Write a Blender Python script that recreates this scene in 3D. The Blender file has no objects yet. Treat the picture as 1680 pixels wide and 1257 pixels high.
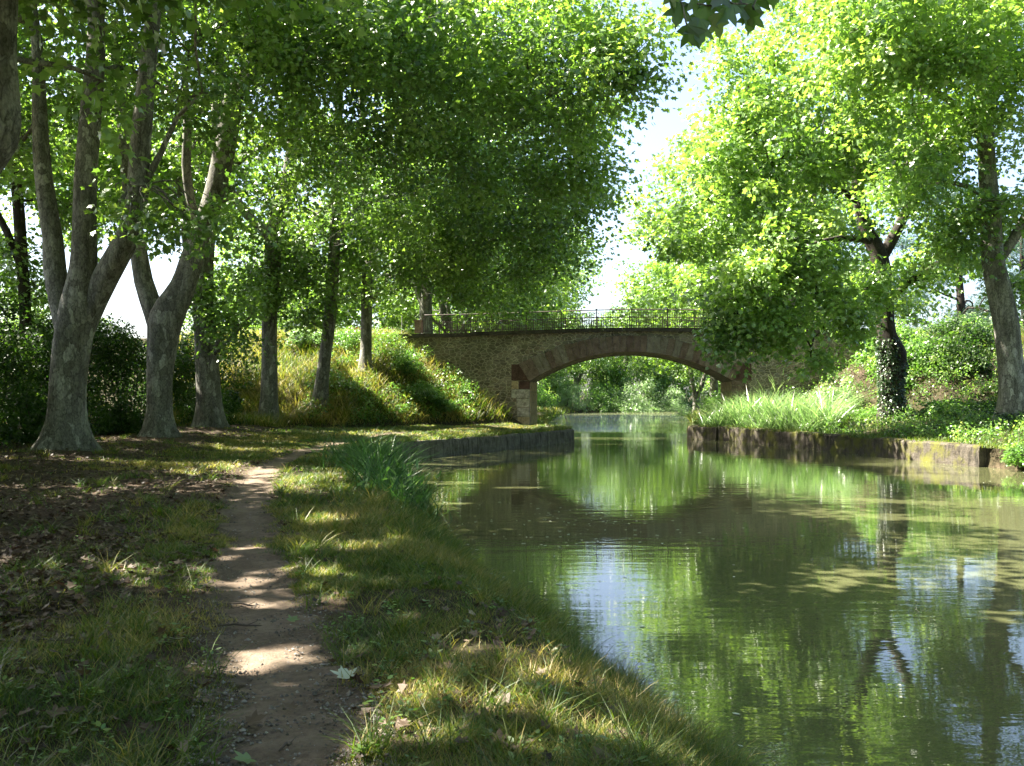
import bpy, math, random
import numpy as np
from mathutils import Vector

# ------------------------------------------------------------------ scene, camera, light
S = bpy.context.scene
COL = S.collection
rng = np.random.default_rng(7)
random.seed(7)
R = math.radians
F, HZ, CX, CH = 1600.0, 648.0, 840.0, 2.15      # focal length in photo pixels, horizon row, centre column, eye height

cam = bpy.data.cameras.new('camera')
cam.lens = 36.0 * F / 1680.0
cam.sensor_width = 36.0
cam.clip_end = 3000
camo = bpy.data.objects.new('camera', cam)
COL.objects.link(camo)
camo.location = (0, 0, CH)
camo.rotation_euler = (R(90) + math.atan((HZ - 628.5) / F), 0, 0)
S.camera = camo

SUN_EL, SUN_AZ = R(53), R(-74)                   # azimuth from +Y towards +X
SUN = np.array([math.sin(SUN_AZ) * math.cos(SUN_EL), math.cos(SUN_AZ) * math.cos(SUN_EL), math.sin(SUN_EL)])
W = bpy.data.worlds.new('World')
S.world = W
W.use_nodes = True
wn = W.node_tree
sky = wn.nodes.new('ShaderNodeTexSky')
sky.sky_type = 'NISHITA'
sky.sun_disc = False
sky.sun_elevation = SUN_EL
sky.sun_rotation = SUN_AZ % (2 * math.pi)
sky.dust_density = 3.0
sky.air_density = 0.8
sky.ozone_density = 1.0
bg = wn.nodes['Background']
bg.inputs[1].default_value = 0.063
wn.links.new(sky.outputs[0], bg.inputs[0])
sl = bpy.data.lights.new('sun', 'SUN')
sl.energy = 5.0
sl.angle = R(0.5)
sl.color = (1.0, 0.94, 0.82)
so = bpy.data.objects.new('sun', sl)
COL.objects.link(so)
so.rotation_euler = Vector(SUN).to_track_quat('Z', 'Y').to_euler()
so.location = (-40, 10, 60)

S.view_settings.view_transform = 'Standard'
S.view_settings.look = 'None'
S.view_settings.gamma = 1
S.view_settings.exposure = 3.0
S.render.engine = 'CYCLES'
S.cycles.max_bounces = 8
S.cycles.diffuse_bounces = 4
S.cycles.glossy_bounces = 3
S.cycles.transmission_bounces = 5
S.cycles.use_denoising = True
S.cycles.sample_clamp_indirect = 6

# ------------------------------------------------------------------ helpers
def P(px, py, Y):
    return np.array([(px - CX) / F * Y, Y, CH + (HZ - py) / F * Y])

def ss(a, b, x):
    t = np.clip((np.asarray(x, float) - a) / (b - a), 0, 1)
    return t * t * (3 - 2 * t)

def _h(i, j, s):
    n = (i * 374761393 + j * 668265263 + s * 974634777) & 0xFFFFFFFF
    n = ((n ^ (n >> 13)) * 1274126177) & 0xFFFFFFFF
    return ((n ^ (n >> 16)) & 0xFFFF) / 65535.0

def vn(x, y, s=0):                               # value noise 0..1
    x = np.asarray(x, float); y = np.asarray(y, float)
    xi = np.floor(x).astype(np.int64); yi = np.floor(y).astype(np.int64)
    fx = x - xi; fy = y - yi
    fx = fx * fx * (3 - 2 * fx); fy = fy * fy * (3 - 2 * fy)
    a = _h(xi, yi, s); b = _h(xi + 1, yi, s); c = _h(xi, yi + 1, s); d = _h(xi + 1, yi + 1, s)
    return (a * (1 - fx) + b * fx) * (1 - fy) + (c * (1 - fx) + d * fx) * fy

def fbm(x, y, s=0, o=3):
    t = 0; a = .5; n = 0
    for k in range(o):
        t = t + a * vn(x * 2 ** k, y * 2 ** k, s + k); n += a; a *= .5
    return t / n

def tag(o, label=None, cat=None, group=None, kind=None):
    if label: o['label'] = label
    if cat: o['category'] = cat
    if group: o['group'] = group
    if kind: o['kind'] = kind
    return o

def empty(name, loc, label=None, cat=None, group=None):
    o = bpy.data.objects.new(name, None)
    COL.objects.link(o)
    o.location = [float(v) for v in loc]
    o.empty_display_size = .3
    return tag(o, label, cat, group)

def link(name, me, mat, parent=None):
    o = bpy.data.objects.new(name, me)
    COL.objects.link(o)
    if mat is not None and len(me.materials) == 0: me.materials.append(mat)
    if parent is not None: o.parent = parent
    return o

def mesh_np(name, V, loops, totals, smooth=False, tone=None):
    V = np.ascontiguousarray(V, np.float32).reshape(-1, 3)
    me = bpy.data.meshes.new(name)
    me.vertices.add(len(V)); me.vertices.foreach_set('co', V.ravel())
    loops = np.ascontiguousarray(loops, np.int32).ravel()
    totals = np.ascontiguousarray(totals, np.int32)
    starts = np.concatenate([[0], np.cumsum(totals)[:-1]]).astype(np.int32)
    me.loops.add(len(loops)); me.loops.foreach_set('vertex_index', loops)
    me.polygons.add(len(totals)); me.polygons.foreach_set('loop_start', starts); me.polygons.foreach_set('loop_total', totals)
    me.polygons.foreach_set('use_smooth', np.full(len(totals), smooth, bool))
    if tone is not None:
        a = me.attributes.new('tone', 'FLOAT', 'POINT')
        a.data.foreach_set('value', np.ascontiguousarray(tone, np.float32).ravel())
    me.update(calc_edges=True)
    return me

class MB:                                        # collects shapes into one mesh
    def __init__(s): s.v = []; s.f = []; s.n = 0
    def add(s, V, Fs):
        V = np.asarray(V, float).reshape(-1, 3)
        s.v.append(V); s.f += [[i + s.n for i in f] for f in Fs]; s.n += len(V)
    def box(s, c, d, ax=None):
        c = np.asarray(c, float); h = np.asarray(d, float) / 2
        ax = np.eye(3) if ax is None else ax
        V = [c + ax[0] * h[0] * i + ax[1] * h[1] * j + ax[2] * h[2] * k for i in (-1, 1) for j in (-1, 1) for k in (-1, 1)]
        s.add(V, [(0, 1, 3, 2), (4, 6, 7, 5), (0, 4, 5, 1), (2, 3, 7, 6), (0, 2, 6, 4), (1, 5, 7, 3)])
    def tube(s, pts, rad, n=8, cap=True):
        V, Fs = tube_arrays(pts, rad, n); s.add(V, Fs)
        if cap:
            m = len(V); s.f.append([s.n - 1 - k for k in range(n)][::-1]); s.f.append([s.n - m + k for k in range(n)][::-1])
    def mesh(s, name, smooth=False):
        V = np.concatenate(s.v); lo = [i for f in s.f for i in f]
        return mesh_np(name, V, lo, [len(f) for f in s.f], smooth)

def tube_arrays(pts, rad, n):
    pts = np.asarray(pts, float); m = len(pts); rad = np.broadcast_to(np.asarray(rad, float), (m,))
    T = np.gradient(pts, axis=0); T /= np.linalg.norm(T, axis=1)[:, None] + 1e-9
    up = np.array([1., 0, 0]) if abs(T[0, 0]) < .8 else np.array([0, 1., 0])
    V = np.empty((m, n, 3)); ang = np.arange(n) * 2 * math.pi / n
    for i in range(m):
        a = up - T[i] * up.dot(T[i]); a /= np.linalg.norm(a) + 1e-9; up = a
        b = np.cross(T[i], a)
        V[i] = pts[i] + rad[i] * (np.cos(ang)[:, None] * a + np.sin(ang)[:, None] * b)
    Fs = []
    for i in range(m - 1):
        for k in range(n):
            k2 = (k + 1) % n
            Fs.append((i * n + k, i * n + k2, (i + 1) * n + k2, (i + 1) * n + k))
    return V.reshape(-1, 3), Fs

def spline(ctrl, step):                          # Catmull-Rom through rows of any width
    c = np.asarray(ctrl, float)
    c = np.vstack([2 * c[0] - c[1], c, 2 * c[-1] - c[-2]])
    out = []
    for i in range(1, len(c) - 2):
        L = np.linalg.norm((c[i + 1] - c[i])[:3]); k = max(2, int(L / step))
        for t in np.arange(k) / k:
            out.append(.5 * (2 * c[i] + (c[i + 1] - c[i - 1]) * t + (2 * c[i - 1] - 5 * c[i] + 4 * c[i + 1] - c[i + 2]) * t ** 2
                             + (3 * c[i] - c[i - 1] - 3 * c[i + 1] + c[i + 2]) * t ** 3))
    out.append(c[-2])
    return np.array(out)

# ------------------------------------------------------------------ materials
def new_mat(name):
    m = bpy.data.materials.new(name); m.use_nodes = True
    nt = m.node_tree
    return m, nt, nt.nodes['Principled BSDF'], nt.nodes['Material Output']

def N(nt, typ, **kw):
    n = nt.nodes.new(typ)
    for k, v in kw.items():
        if k in n.inputs: n.inputs[k].default_value = v
        else: setattr(n, k, v)
    return n

def ramp(nt, src, stops, interp='LINEAR'):
    r = nt.nodes.new('ShaderNodeValToRGB'); r.color_ramp.interpolation = interp
    e = r.color_ramp.elements
    while len(e) < len(stops): e.new(.5)
    for el, (p, c) in zip(e, stops):
        el.position = p; el.color = (*c, 1) if len(c) == 3 else c
    nt.links.new(src, r.inputs[0])
    return r.outputs[0]

def mixc(nt, fac, a, b, mode='MIX'):
    m = nt.nodes.new('ShaderNodeMix'); m.data_type = 'RGBA'; m.blend_type = mode
    for sock, v in ((m.inputs[0], fac), (m.inputs[6], a), (m.inputs[7], b)):
        if isinstance(v, (int, float)): sock.default_value = v
        elif isinstance(v, tuple): sock.default_value = (*v, 1)
        else: nt.links.new(v, sock)
    return m.outputs[2]

def noise(nt, scale, detail=4, rough=.55, vec=None):
    n = N(nt, 'ShaderNodeTexNoise', Scale=scale, Detail=detail, Roughness=rough)
    if vec is not None: nt.links.new(vec, n.inputs['Vector'])
    return n.outputs[0]

def coords(nt, scale=(1, 1, 1), which='Object'):
    tc = nt.nodes.new('ShaderNodeTexCoord'); mp = nt.nodes.new('ShaderNodeMapping')
    mp.inputs['Scale'].default_value = scale
    nt.links.new(tc.outputs[which], mp.inputs[0])
    return mp.outputs[0]

def bump(nt, bs, h, strength=.5, dist=.05):
    b = N(nt, 'ShaderNodeBump', Strength=strength, Distance=dist)
    nt.links.new(h, b.inputs['Height']); nt.links.new(b.outputs[0], bs.inputs['Normal'])

def leaf_mat(name, stops, trans, gloss=.35, rough=.42):
    m, nt, bs, out = new_mat(name)
    at = N(nt, 'ShaderNodeAttribute', attribute_name='tone')
    gi = nt.nodes.new('ShaderNodeNewGeometry')
    ad = N(nt, 'ShaderNodeMath', operation='MULTIPLY_ADD'); ad.inputs[1].default_value = .36
    nt.links.new(gi.outputs['Random Per Island'], ad.inputs[0])
    sb = N(nt, 'ShaderNodeMath', operation='SUBTRACT'); nt.links.new(at.outputs['Fac'], sb.inputs[0]); sb.inputs[1].default_value = .18
    nt.links.new(sb.outputs[0], ad.inputs[2])
    c = ramp(nt, ad.outputs[0], stops)
    nt.links.new(c, bs.inputs['Base Color'])
    bs.inputs['Roughness'].default_value = rough
    bs.inputs['Specular IOR Level'].default_value = gloss
    tr = nt.nodes.new('ShaderNodeBsdfTranslucent')
    tc = mixc(nt, 1.0, c, trans, 'MULTIPLY')
    nt.links.new(tc, tr.inputs[0])
    ms = nt.nodes.new('ShaderNodeAddShader')
    nt.links.new(bs.outputs[0], ms.inputs[0]); nt.links.new(tr.outputs[0], ms.inputs[1])
    nt.links.new(ms.outputs[0], out.inputs[0])
    return m

M = {}
G1 = [(0, (.030, .060, .018)), (.35, (.060, .106, .030)), (.7, (.096, .152, .044)), (1, (.135, .185, .065))]
M['leaf'] = leaf_mat('plane_leaf', G1, (1.42, 1.52, .48), .55, .36)
M['shrub'] = leaf_mat('shrub_leaf', [(0, (.022, .046, .014)), (.4, (.045, .086, .020)), (.8, (.085, .135, .030)), (1, (.16, .18, .06))], (1.3, 1.6, .7))
M['hedge'] = leaf_mat('shaded_hedge_leaf', [(0, (.008, .018, .005)), (.4, (.016, .034, .008)), (.8, (.032, .056, .012)), (1, (.06, .08, .02))], (1.1, 1.4, .5), .2, .5)  # leaf colour darkened to stand in for shade on the hedge and bushes
M['willow'] = leaf_mat('pale_shrub_leaf', [(0, (.06, .085, .045)), (.5, (.10, .14, .065)), (1, (.17, .21, .10))], (1.0, 1.3, .7))
M['pine'] = leaf_mat('pine_needle', [(0, (.018, .038, .024)), (.5, (.03, .058, .034)), (1, (.05, .08, .04))], (.6, .8, .6))
M['ivy'] = leaf_mat('ivy_leaf', [(0, (.012, .026, .010)), (.5, (.02, .042, .014)), (1, (.045, .07, .02))], (.6, .8, .5), .5, .35)
M['grass'] = leaf_mat('grass_blade', [(0, (.019, .041, .005)), (.3, (.040, .067, .007)), (.55, (.073, .082, .012)), (.8, (.138, .107, .033)), (1, (.224, .163, .069))], (1.0, 1.2, .5), .25, .5)
M['reed'] = leaf_mat('reed_blade', [(0, (.018, .045, .014)), (.4, (.04, .085, .022)), (.75, (.08, .14, .04)), (1, (.20, .22, .10))], (1.0, 1.2, .6), .25, .42)
M['reedpale'] = leaf_mat('pale_reed_blade', [(0, (.035, .06, .022)), (.4, (.075, .11, .045)), (.75, (.13, .165, .075)), (1, (.22, .23, .13))], (1.0, 1.3, .7), .5, .32)
M['litter'] = leaf_mat('dead_leaf', [(0, (.024, .016, .010)), (.4, (.052, .034, .021)), (.75, (.096, .068, .044)), (1, (.208, .168, .116))], (.25, .2, .15), .25, .6)
M['paleleaf'] = leaf_mat('pale_fallen_leaf', [(0, (.34, .37, .28)), (1, (.44, .46, .36))], (.2, .2, .15), .3, .5)
M['greenleaf'] = leaf_mat('green_fallen_leaf', [(0, (.08, .12, .04)), (1, (.12, .16, .06))], (.4, .5, .2), .3, .5)

def bark_mat(name, cols, dark):
    m, nt, bs, out = new_mat(name)
    v = coords(nt, (1, 1, .5))
    dn = N(nt, 'ShaderNodeTexNoise', Scale=6.0, Detail=5); nt.links.new(v, dn.inputs['Vector'])
    a = dn.outputs[0]; b = noise(nt, 1.1, 4, .6, v); c2 = noise(nt, 30, 5, .65, v)
    wv = mixc(nt, .26, v, dn.outputs['Color'])
    vo = N(nt, 'ShaderNodeTexVoronoi', Scale=8.0); nt.links.new(wv, vo.inputs['Vector'])
    ve = N(nt, 'ShaderNodeTexVoronoi', Scale=8.0, feature='DISTANCE_TO_EDGE'); nt.links.new(wv, ve.inputs['Vector'])
    sx = nt.nodes.new('ShaderNodeSeparateColor'); nt.links.new(vo.outputs['Color'], sx.inputs[0])
    base = ramp(nt, sx.outputs[0], cols, 'CONSTANT')
    base = mixc(nt, ramp(nt, b, [(.40, (0, 0, 0)), (.66, (.8, .8, .8))]), base, dark)
    base = mixc(nt, 1.0, base, ramp(nt, ve.outputs['Distance'], [(0, (.55, .55, .55)), (.09, (1, 1, 1))]), 'MULTIPLY')
    base = mixc(nt, 1.0, base, ramp(nt, c2, [(.32, (.45, .45, .45)), (.62, (1.1, 1.1, 1.1))]), 'MULTIPLY')
    st = noise(nt, 1.0, 5, .65, coords(nt, (7, 7, .7)))
    base = mixc(nt, 1.0, base, ramp(nt, st, [(.35, (.6, .6, .6)), (.6, (1, 1, 1))]), 'MULTIPLY')
    nt.links.new(base, bs.inputs['Base Color']); bs.inputs['Roughness'].default_value = .85
    bs.inputs['Specular IOR Level'].default_value = .2
    bump(nt, bs, mixc(nt, .5, c2, ve.outputs['Distance']), .9, .03)
    return m
M['bark'] = bark_mat('plane_bark', [(0, (.185, .177, .145)), (.25, (.24, .23, .19)), (.5, (.31, .298, .25)), (.8, (.43, .417, .36))], (.145, .135, .108))
M['barkdark'] = bark_mat('dark_bark', [(0, (.05, .042, .032)), (.5, (.09, .075, .058)), (1, (.14, .12, .095))], (.04, .034, .026))

def ground_mat():
    m, nt, bs, out = new_mat('ground_soil')
    v = coords(nt)
    at = N(nt, 'ShaderNodeAttribute', attribute_name='tone')    # 0 green turf .. 1 dry earth
    a = noise(nt, 1.2, 5, .6, v); b = noise(nt, 9, 5, .65, v); c = noise(nt, 45, 4, .7, v)
    turf = ramp(nt, b, [(.3, (.019, .019, .010)), (.5, (.038, .033, .017)), (.7, (.075, .058, .033))])
    dry = ramp(nt, b, [(.3, (.038, .027, .018)), (.5, (.064, .046, .032)), (.7, (.112, .084, .058))])
    f = N(nt, 'ShaderNodeMath', operation='ADD'); nt.links.new(at.outputs['Fac'], f.inputs[0])
    f2 = N(nt, 'ShaderNodeMath', operation='MULTIPLY_ADD'); nt.links.new(a, f2.inputs[0]); f2.inputs[1].default_value = 1.2; f2.inputs[2].default_value = -.6
    nt.links.new(f2.outputs[0], f.inputs[1])
    cl = ramp(nt, f.outputs[0], [(.3, (0, 0, 0)), (.7, (1, 1, 1))])
    col = mixc(nt, cl, turf, dry)
    tr = N(nt, 'ShaderNodeAttribute', attribute_name='trod')
    t2 = N(nt, 'ShaderNodeMath', operation='ADD'); nt.links.new(tr.outputs['Fac'], t2.inputs[0]); nt.links.new(f2.outputs[0], t2.inputs[1])
    col = mixc(nt, ramp(nt, t2.outputs[0], [(.35, (0, 0, 0)), (.75, (1, 1, 1))]), col, (.132, .102, .074))
    col = mixc(nt, 1.0, col, ramp(nt, c, [(.3, (.5, .5, .5)), (.65, (1.2, 1.2, 1.2))]), 'MULTIPLY')
    nt.links.new(col, bs.inputs['Base Color']); bs.inputs['Roughness'].default_value = .95
    bs.inputs['Specular IOR Level'].default_value = .1
    bump(nt, bs, mixc(nt, .5, b, c), .9, .05)
    return m
M['ground'] = ground_mat()

def path_mat():
    m, nt, bs, out = new_mat('trodden_earth')
    v = coords(nt)
    a = noise(nt, 3, 5, .6, v); b = noise(nt, 22, 5, .65, v); c = noise(nt, 90, 3, .7, v)
    col = ramp(nt, a, [(.3, (.130, .098, .071)), (.5, (.17, .131, .097)), (.7, (.217, .172, .131))])
    col = mixc(nt, 1.0, col, ramp(nt, b, [(.3, (.70, .68, .66)), (.6, (1.08, 1.06, 1.04))]), 'MULTIPLY')
    vo = N(nt, 'ShaderNodeTexVoronoi', Scale=38.0); nt.links.new(v, vo.inputs['Vector'])
    pb = ramp(nt, vo.outputs['Distance'], [(.10, (.55, .52, .5)), (.28, (1, 1, 1))])
    nb = ramp(nt, noise(nt, 5, 2, .5, v), [(.5, (0, 0, 0)), (.62, (1, 1, 1))])
    col = mixc(nt, 1.0, col, mixc(nt, nb, (1., 1., 1.), pb), 'MULTIPLY')
    nt.links.new(col, bs.inputs['Base Color']); bs.inputs['Roughness'].default_value = .95
    bs.inputs['Specular IOR Level'].default_value = .15
    bump(nt, bs, mixc(nt, .4, b, c), 1.0, .045)
    return m
M['path'] = path_mat()

def water_mat():
    m, nt, bs, out = new_mat('canal_water')
    bs.inputs['Base Color'].default_value = (.080, .085, .038, 1)
    bs.inputs['Roughness'].default_value = .02
    bs.inputs['IOR'].default_value = 1.55
    n1 = noise(nt, 1.0, 3, .5, coords(nt, (.9, 3.2, 1))); n2 = noise(nt, 1.0, 2, .5, coords(nt, (5, 13, 1)))
    n3 = noise(nt, 1.0, 2, .5, coords(nt, (.10, .28, 1)))
    mm = ramp(nt, n3, [(.36, (.25, .25, .25)), (.62, (1, 1, 1))])
    h = mixc(nt, .16, n1, n2)
    h = mixc(nt, 1.0, h, mm, 'MULTIPLY')
    sep = nt.nodes.new('ShaderNodeSeparateXYZ'); nt.links.new(coords(nt), sep.inputs[0])
    wind = N(nt, 'ShaderNodeMapRange'); nt.links.new(sep.outputs[1], wind.inputs[0])
    for i_, v_ in ((1, 50.0), (2, 66.0), (3, .055), (4, .055)): wind.inputs[i_].default_value = v_
    b_ = N(nt, 'ShaderNodeBump', Distance=.10)
    nt.links.new(wind.outputs[0], b_.inputs['Strength']); nt.links.new(h, b_.inputs['Height']); 
    w2 = N(nt, 'ShaderNodeMapRange'); nt.links.new(sep.outputs[1], w2.inputs[0])
    for i_, v_ in ((1, 54.0), (2, 74.0), (3, 0.0), (4, 1.0)): w2.inputs[i_].default_value = v_
    n5 = noise(nt, 1.0, 3, .6, coords(nt, (2.2, 4.5, 1)))
    b2 = N(nt, 'ShaderNodeBump', Distance=.22); nt.links.new(w2.outputs[0], b2.inputs['Strength']); nt.links.new(n5, b2.inputs['Height'])
    nt.links.new(b_.outputs[0], b2.inputs['Normal']); nt.links.new(b2.outputs[0], bs.inputs['Normal'])
    return m
M['water'] = water_mat()

def masonry_mat():
    m, nt, bs, out = new_mat('rubble_masonry')
    v = coords(nt, (1, 1, 1.75))
    dn = N(nt, 'ShaderNodeTexNoise', Scale=2.5); nt.links.new(v, dn.inputs['Vector'])
    wv = mixc(nt, .14, v, dn.outputs['Color'])
    e = N(nt, 'ShaderNodeTexVoronoi', Scale=4.3, feature='DISTANCE_TO_EDGE'); nt.links.new(wv, e.inputs['Vector'])
    k = N(nt, 'ShaderNodeTexVoronoi', Scale=4.3); nt.links.new(wv, k.inputs['Vector'])
    sx = nt.nodes.new('ShaderNodeSeparateColor'); nt.links.new(k.outputs['Color'], sx.inputs[0])
    st = ramp(nt, sx.outputs[0], [(0, (.145, .122, .094)), (.35, (.225, .195, .152)), (.65, (.295, .26, .20)), (.85, (.28, .215, .172)), (1, (.22, .206, .178))])
    g = noise(nt, 14, 4, .6, v)
    st = mixc(nt, 1.0, st, ramp(nt, g, [(.3, (.65, .65, .65)), (.7, (1.15, 1.15, 1.15))]), 'MULTIPLY')
    mo = ramp(nt, e.outputs['Distance'], [(.025, (1, 1, 1)), (.085, (0, 0, 0))])
    big = noise(nt, .55, 4, .6, v)
    st = mixc(nt, ramp(nt, big, [(.42, (0, 0, 0)), (.7, (.7, .7, .7))]), st, (.085, .085, .045))
    col = mixc(nt, mo, st, (.44, .39, .305))
    stain = ramp(nt, noise(nt, .9, 4, .6, coords(nt, (1, 1, .5))), [(.4, (.55, .53, .5)), (.65, (1, 1, 1))])
    col = mixc(nt, .8, col, stain, 'MULTIPLY')
    nt.links.new(col, bs.inputs['Base Color']); bs.inputs['Roughness'].default_value = .9
    h = ramp(nt, e.outputs['Distance'], [(.0, (0, 0, 0)), (.12, (1, 1, 1))])
    bump(nt, bs, mixc(nt, .3, h, g), .8, .05)
    return m
M['masonry'] = masonry_mat()

def block_mat(name, stops, stain=(.5, .47, .42), moss=None, scale=3.0, streak=False, mossamt=(.48, .62)):
    m, nt, bs, out = new_mat(name)
    gi = nt.nodes.new('ShaderNodeNewGeometry')
    v = coords(nt)
    c = ramp(nt, gi.outputs['Random Per Island'], stops)
    a = noise(nt, scale, 5, .65, v); b = noise(nt, scale * 8, 4, .65, v)
    c = mixc(nt, 1.0, c, ramp(nt, a, [(.32, stain), (.62, (1.1, 1.1, 1.1))]), 'MULTIPLY')
    c = mixc(nt, 1.0, c, ramp(nt, b, [(.3, (.6, .6, .6)), (.65, (1.15, 1.15, 1.15))]), 'MULTIPLY')
    if streak:
        s2 = noise(nt, 1.0, 5, .7, coords(nt, (9, 9, .9)))
        c = mixc(nt, ramp(nt, s2, [(.50, (0, 0, 0)), (.62, (.85, .85, .85))]), c, (.02, .018, .014))
        s3 = noise(nt, 1.0, 5, .7, coords(nt, (14, 14, 4.5)))
        c = mixc(nt, ramp(nt, s3, [(.62, (0, 0, 0)), (.70, (.6, .6, .6))]), c, (.24, .225, .19))
    if moss:
        mm = noise(nt, 1.4, 5, .65, v)
        c = mixc(nt, ramp(nt, mm, [(mossamt[0], (0, 0, 0)), (mossamt[1], (.9, .9, .9))]), c, moss)
    nt.links.new(c, bs.inputs['Base Color']); bs.inputs['Roughness'].default_value = .9
    bs.inputs['Specular IOR Level'].default_value = .2
    bump(nt, bs, mixc(nt, .5, a, b), .8, .04)
    return m
M['voussoir'] = block_mat('red_sandstone', [(0, (.155, .108, .088)), (.4, (.185, .135, .11)), (.75, (.20, .16, .13)), (.92, (.21, .185, .152)), (1, (.25, .215, .18))])
M['redblock'] = block_mat('dark_red_block', [(0, (.085, .050, .042)), (1, (.11, .064, .053))])
M['whiteblock'] = block_mat('whitewashed_block', [(0, (.36, .34, .30)), (1, (.5, .48, .44))], stain=(.35, .33, .31), scale=5)
M['jamb'] = block_mat('pier_stone', [(0, (.42, .33, .22)), (1, (.48, .38, .26))])
M['coping'] = block_mat('dark_coping', [(0, (.055, .048, .04)), (1, (.085, .075, .06))])
M['pillar'] = block_mat('pink_stone', [(0, (.30, .20, .17)), (1, (.34, .23, .2))])
M['road'] = block_mat('road_gravel', [(0, (.2, .18, .15)), (1, (.2, .18, .15))])
M['quayleft'] = block_mat('stained_quay_stone', [(0, (.10, .092, .076)), (1, (.15, .138, .115))], streak=True)
M['quayright'] = block_mat('mossy_quay_stone', [(0, (.055, .048, .038)), (.5, (.085, .073, .057)), (1, (.12, .098, .076))], moss=(.10, .10, .018), streak=True)

def plain(name, c, rough=.6, metal=0, var=.25):
    m, nt, bs, out = new_mat(name)
    a = noise(nt, 12, 4, .6, coords(nt))
    lo = tuple(x * (1 - var) for x in c); hi = tuple(min(1, x * (1 + var)) for x in c)
    nt.links.new(ramp(nt, a, [(.3, lo), (.7, hi)]), bs.inputs['Base Color'])
    bs.inputs['Roughness'].default_value = rough; bs.inputs['Metallic'].default_value = metal
    return m
M['pebble'] = block_mat('path_pebble', [(0, (.10, .09, .08)), (.6, (.19, .17, .15)), (1, (.34, .31, .28))])
M['iron'] = plain('rusty_iron', (.065, .045, .036), .7)
M['twig'] = plain('dry_twig', (.07, .052, .04), .9)
M['signred'] = plain('sign_red_paint', (.5, .04, .04), .4, 0, .08)
M['signwhite'] = plain('sign_white_paint', (.75, .75, .75), .4, 0, .05)
M['steel'] = plain('galvanised_steel', (.4, .4, .4), .5, .6)

# ------------------------------------------------------------------ terrain and canal
CANAL = np.array([(2.0, -60), (1.9, 0), (1.75, 3), (1.45, 5.2), (.95, 7.3), (.30, 9.5), (-.55, 12.6), (-1.4, 17.9), (-2.3, 24.0), (-4.6, 28.0),
                  (-3.95, 31.2), (-2.6, 33.8), (-.9, 36.8), (1.0, 40.6), (2.8, 44.7), (2.75, 46.2), (2.0, 47.5), (2.0, 58), (2.3, 68), (3.9, 88),
                  (5.5, 107), (8, 117), (14, 124.5), (30, 133), (90, 142), (90, 122), (40, 114), (23, 107), (17.6, 98), (14.0, 76), (12.2, 60),
                  (11.0, 52), (9.6, 50.2), (8.6, 48.0), (9.7, 46.0), (11.6, 40.5), (12.85, 33.7), (14.0, 28.4), (14.4, 27.2), (15.2, 20), (15.5, 5), (15.5, -60)], float)

def canal_d(x, y):                               # distance to the shore, positive on land
    x = np.asarray(x, float); y = np.asarray(y, float)
    best = np.full(x.shape, 1e9); ins = np.zeros(x.shape, bool)
    n = len(CANAL)
    for i in range(n):
        ax, ay = CANAL[i]; bx, by = CANAL[(i + 1) % n]
        dx, dy = bx - ax, by - ay
        t = np.clip(((x - ax) * dx + (y - ay) * dy) / (dx * dx + dy * dy), 0, 1)
        best = np.minimum(best, (x - ax - t * dx) ** 2 + (y - ay - t * dy) ** 2)
        c = ((ay > y) != (by > y)) & (x < (bx - ax) * (y - ay) / (by - ay + 1e-12) + ax)
        ins ^= c
    return np.where(ins, -1, 1) * np.sqrt(best)

PATH = spline([(-.55, -4), (-.75, 1), (-.98, 4.2), (-1.52, 6.2), (-2.2, 8.3), (-2.95, 11), (-4.05, 15), (-5.15, 20), (-5.65, 24), (-5.9, 30),
               (-5.2, 35.5), (-3.2, 41), (-.9, 46), (.9, 50), (1.15, 56), (1.3, 66), (2.6, 86)], .10)
def path_d(x, y):
    x = np.asarray(x, float); y = np.asarray(y, float)
    b = np.full(x.shape, 1e9)
    for i in range(0, len(PATH), 5):
        b = np.minimum(b, (x - PATH[i, 0]) ** 2 + (y - PATH[i, 1]) ** 2)
    return np.sqrt(b)

BO = np.array([.885, 50.6]); BU = np.array([.9951, -.0990]); BV = np.array([.0990, .9951])
SPAN, DEPTH = 10.4, 5.2
def bl(x, y):                                    # bridge coordinates
    return (x - BO[0]) * BU[0] + (y - BO[1]) * BU[1], (x - BO[0]) * BV[0] + (y - BO[1]) * BV[1]
def bw(a, b, z):
    return np.array([BO[0] + a * BU[0] + b * BV[0], BO[1] + a * BU[1] + b * BV[1], z])

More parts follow.
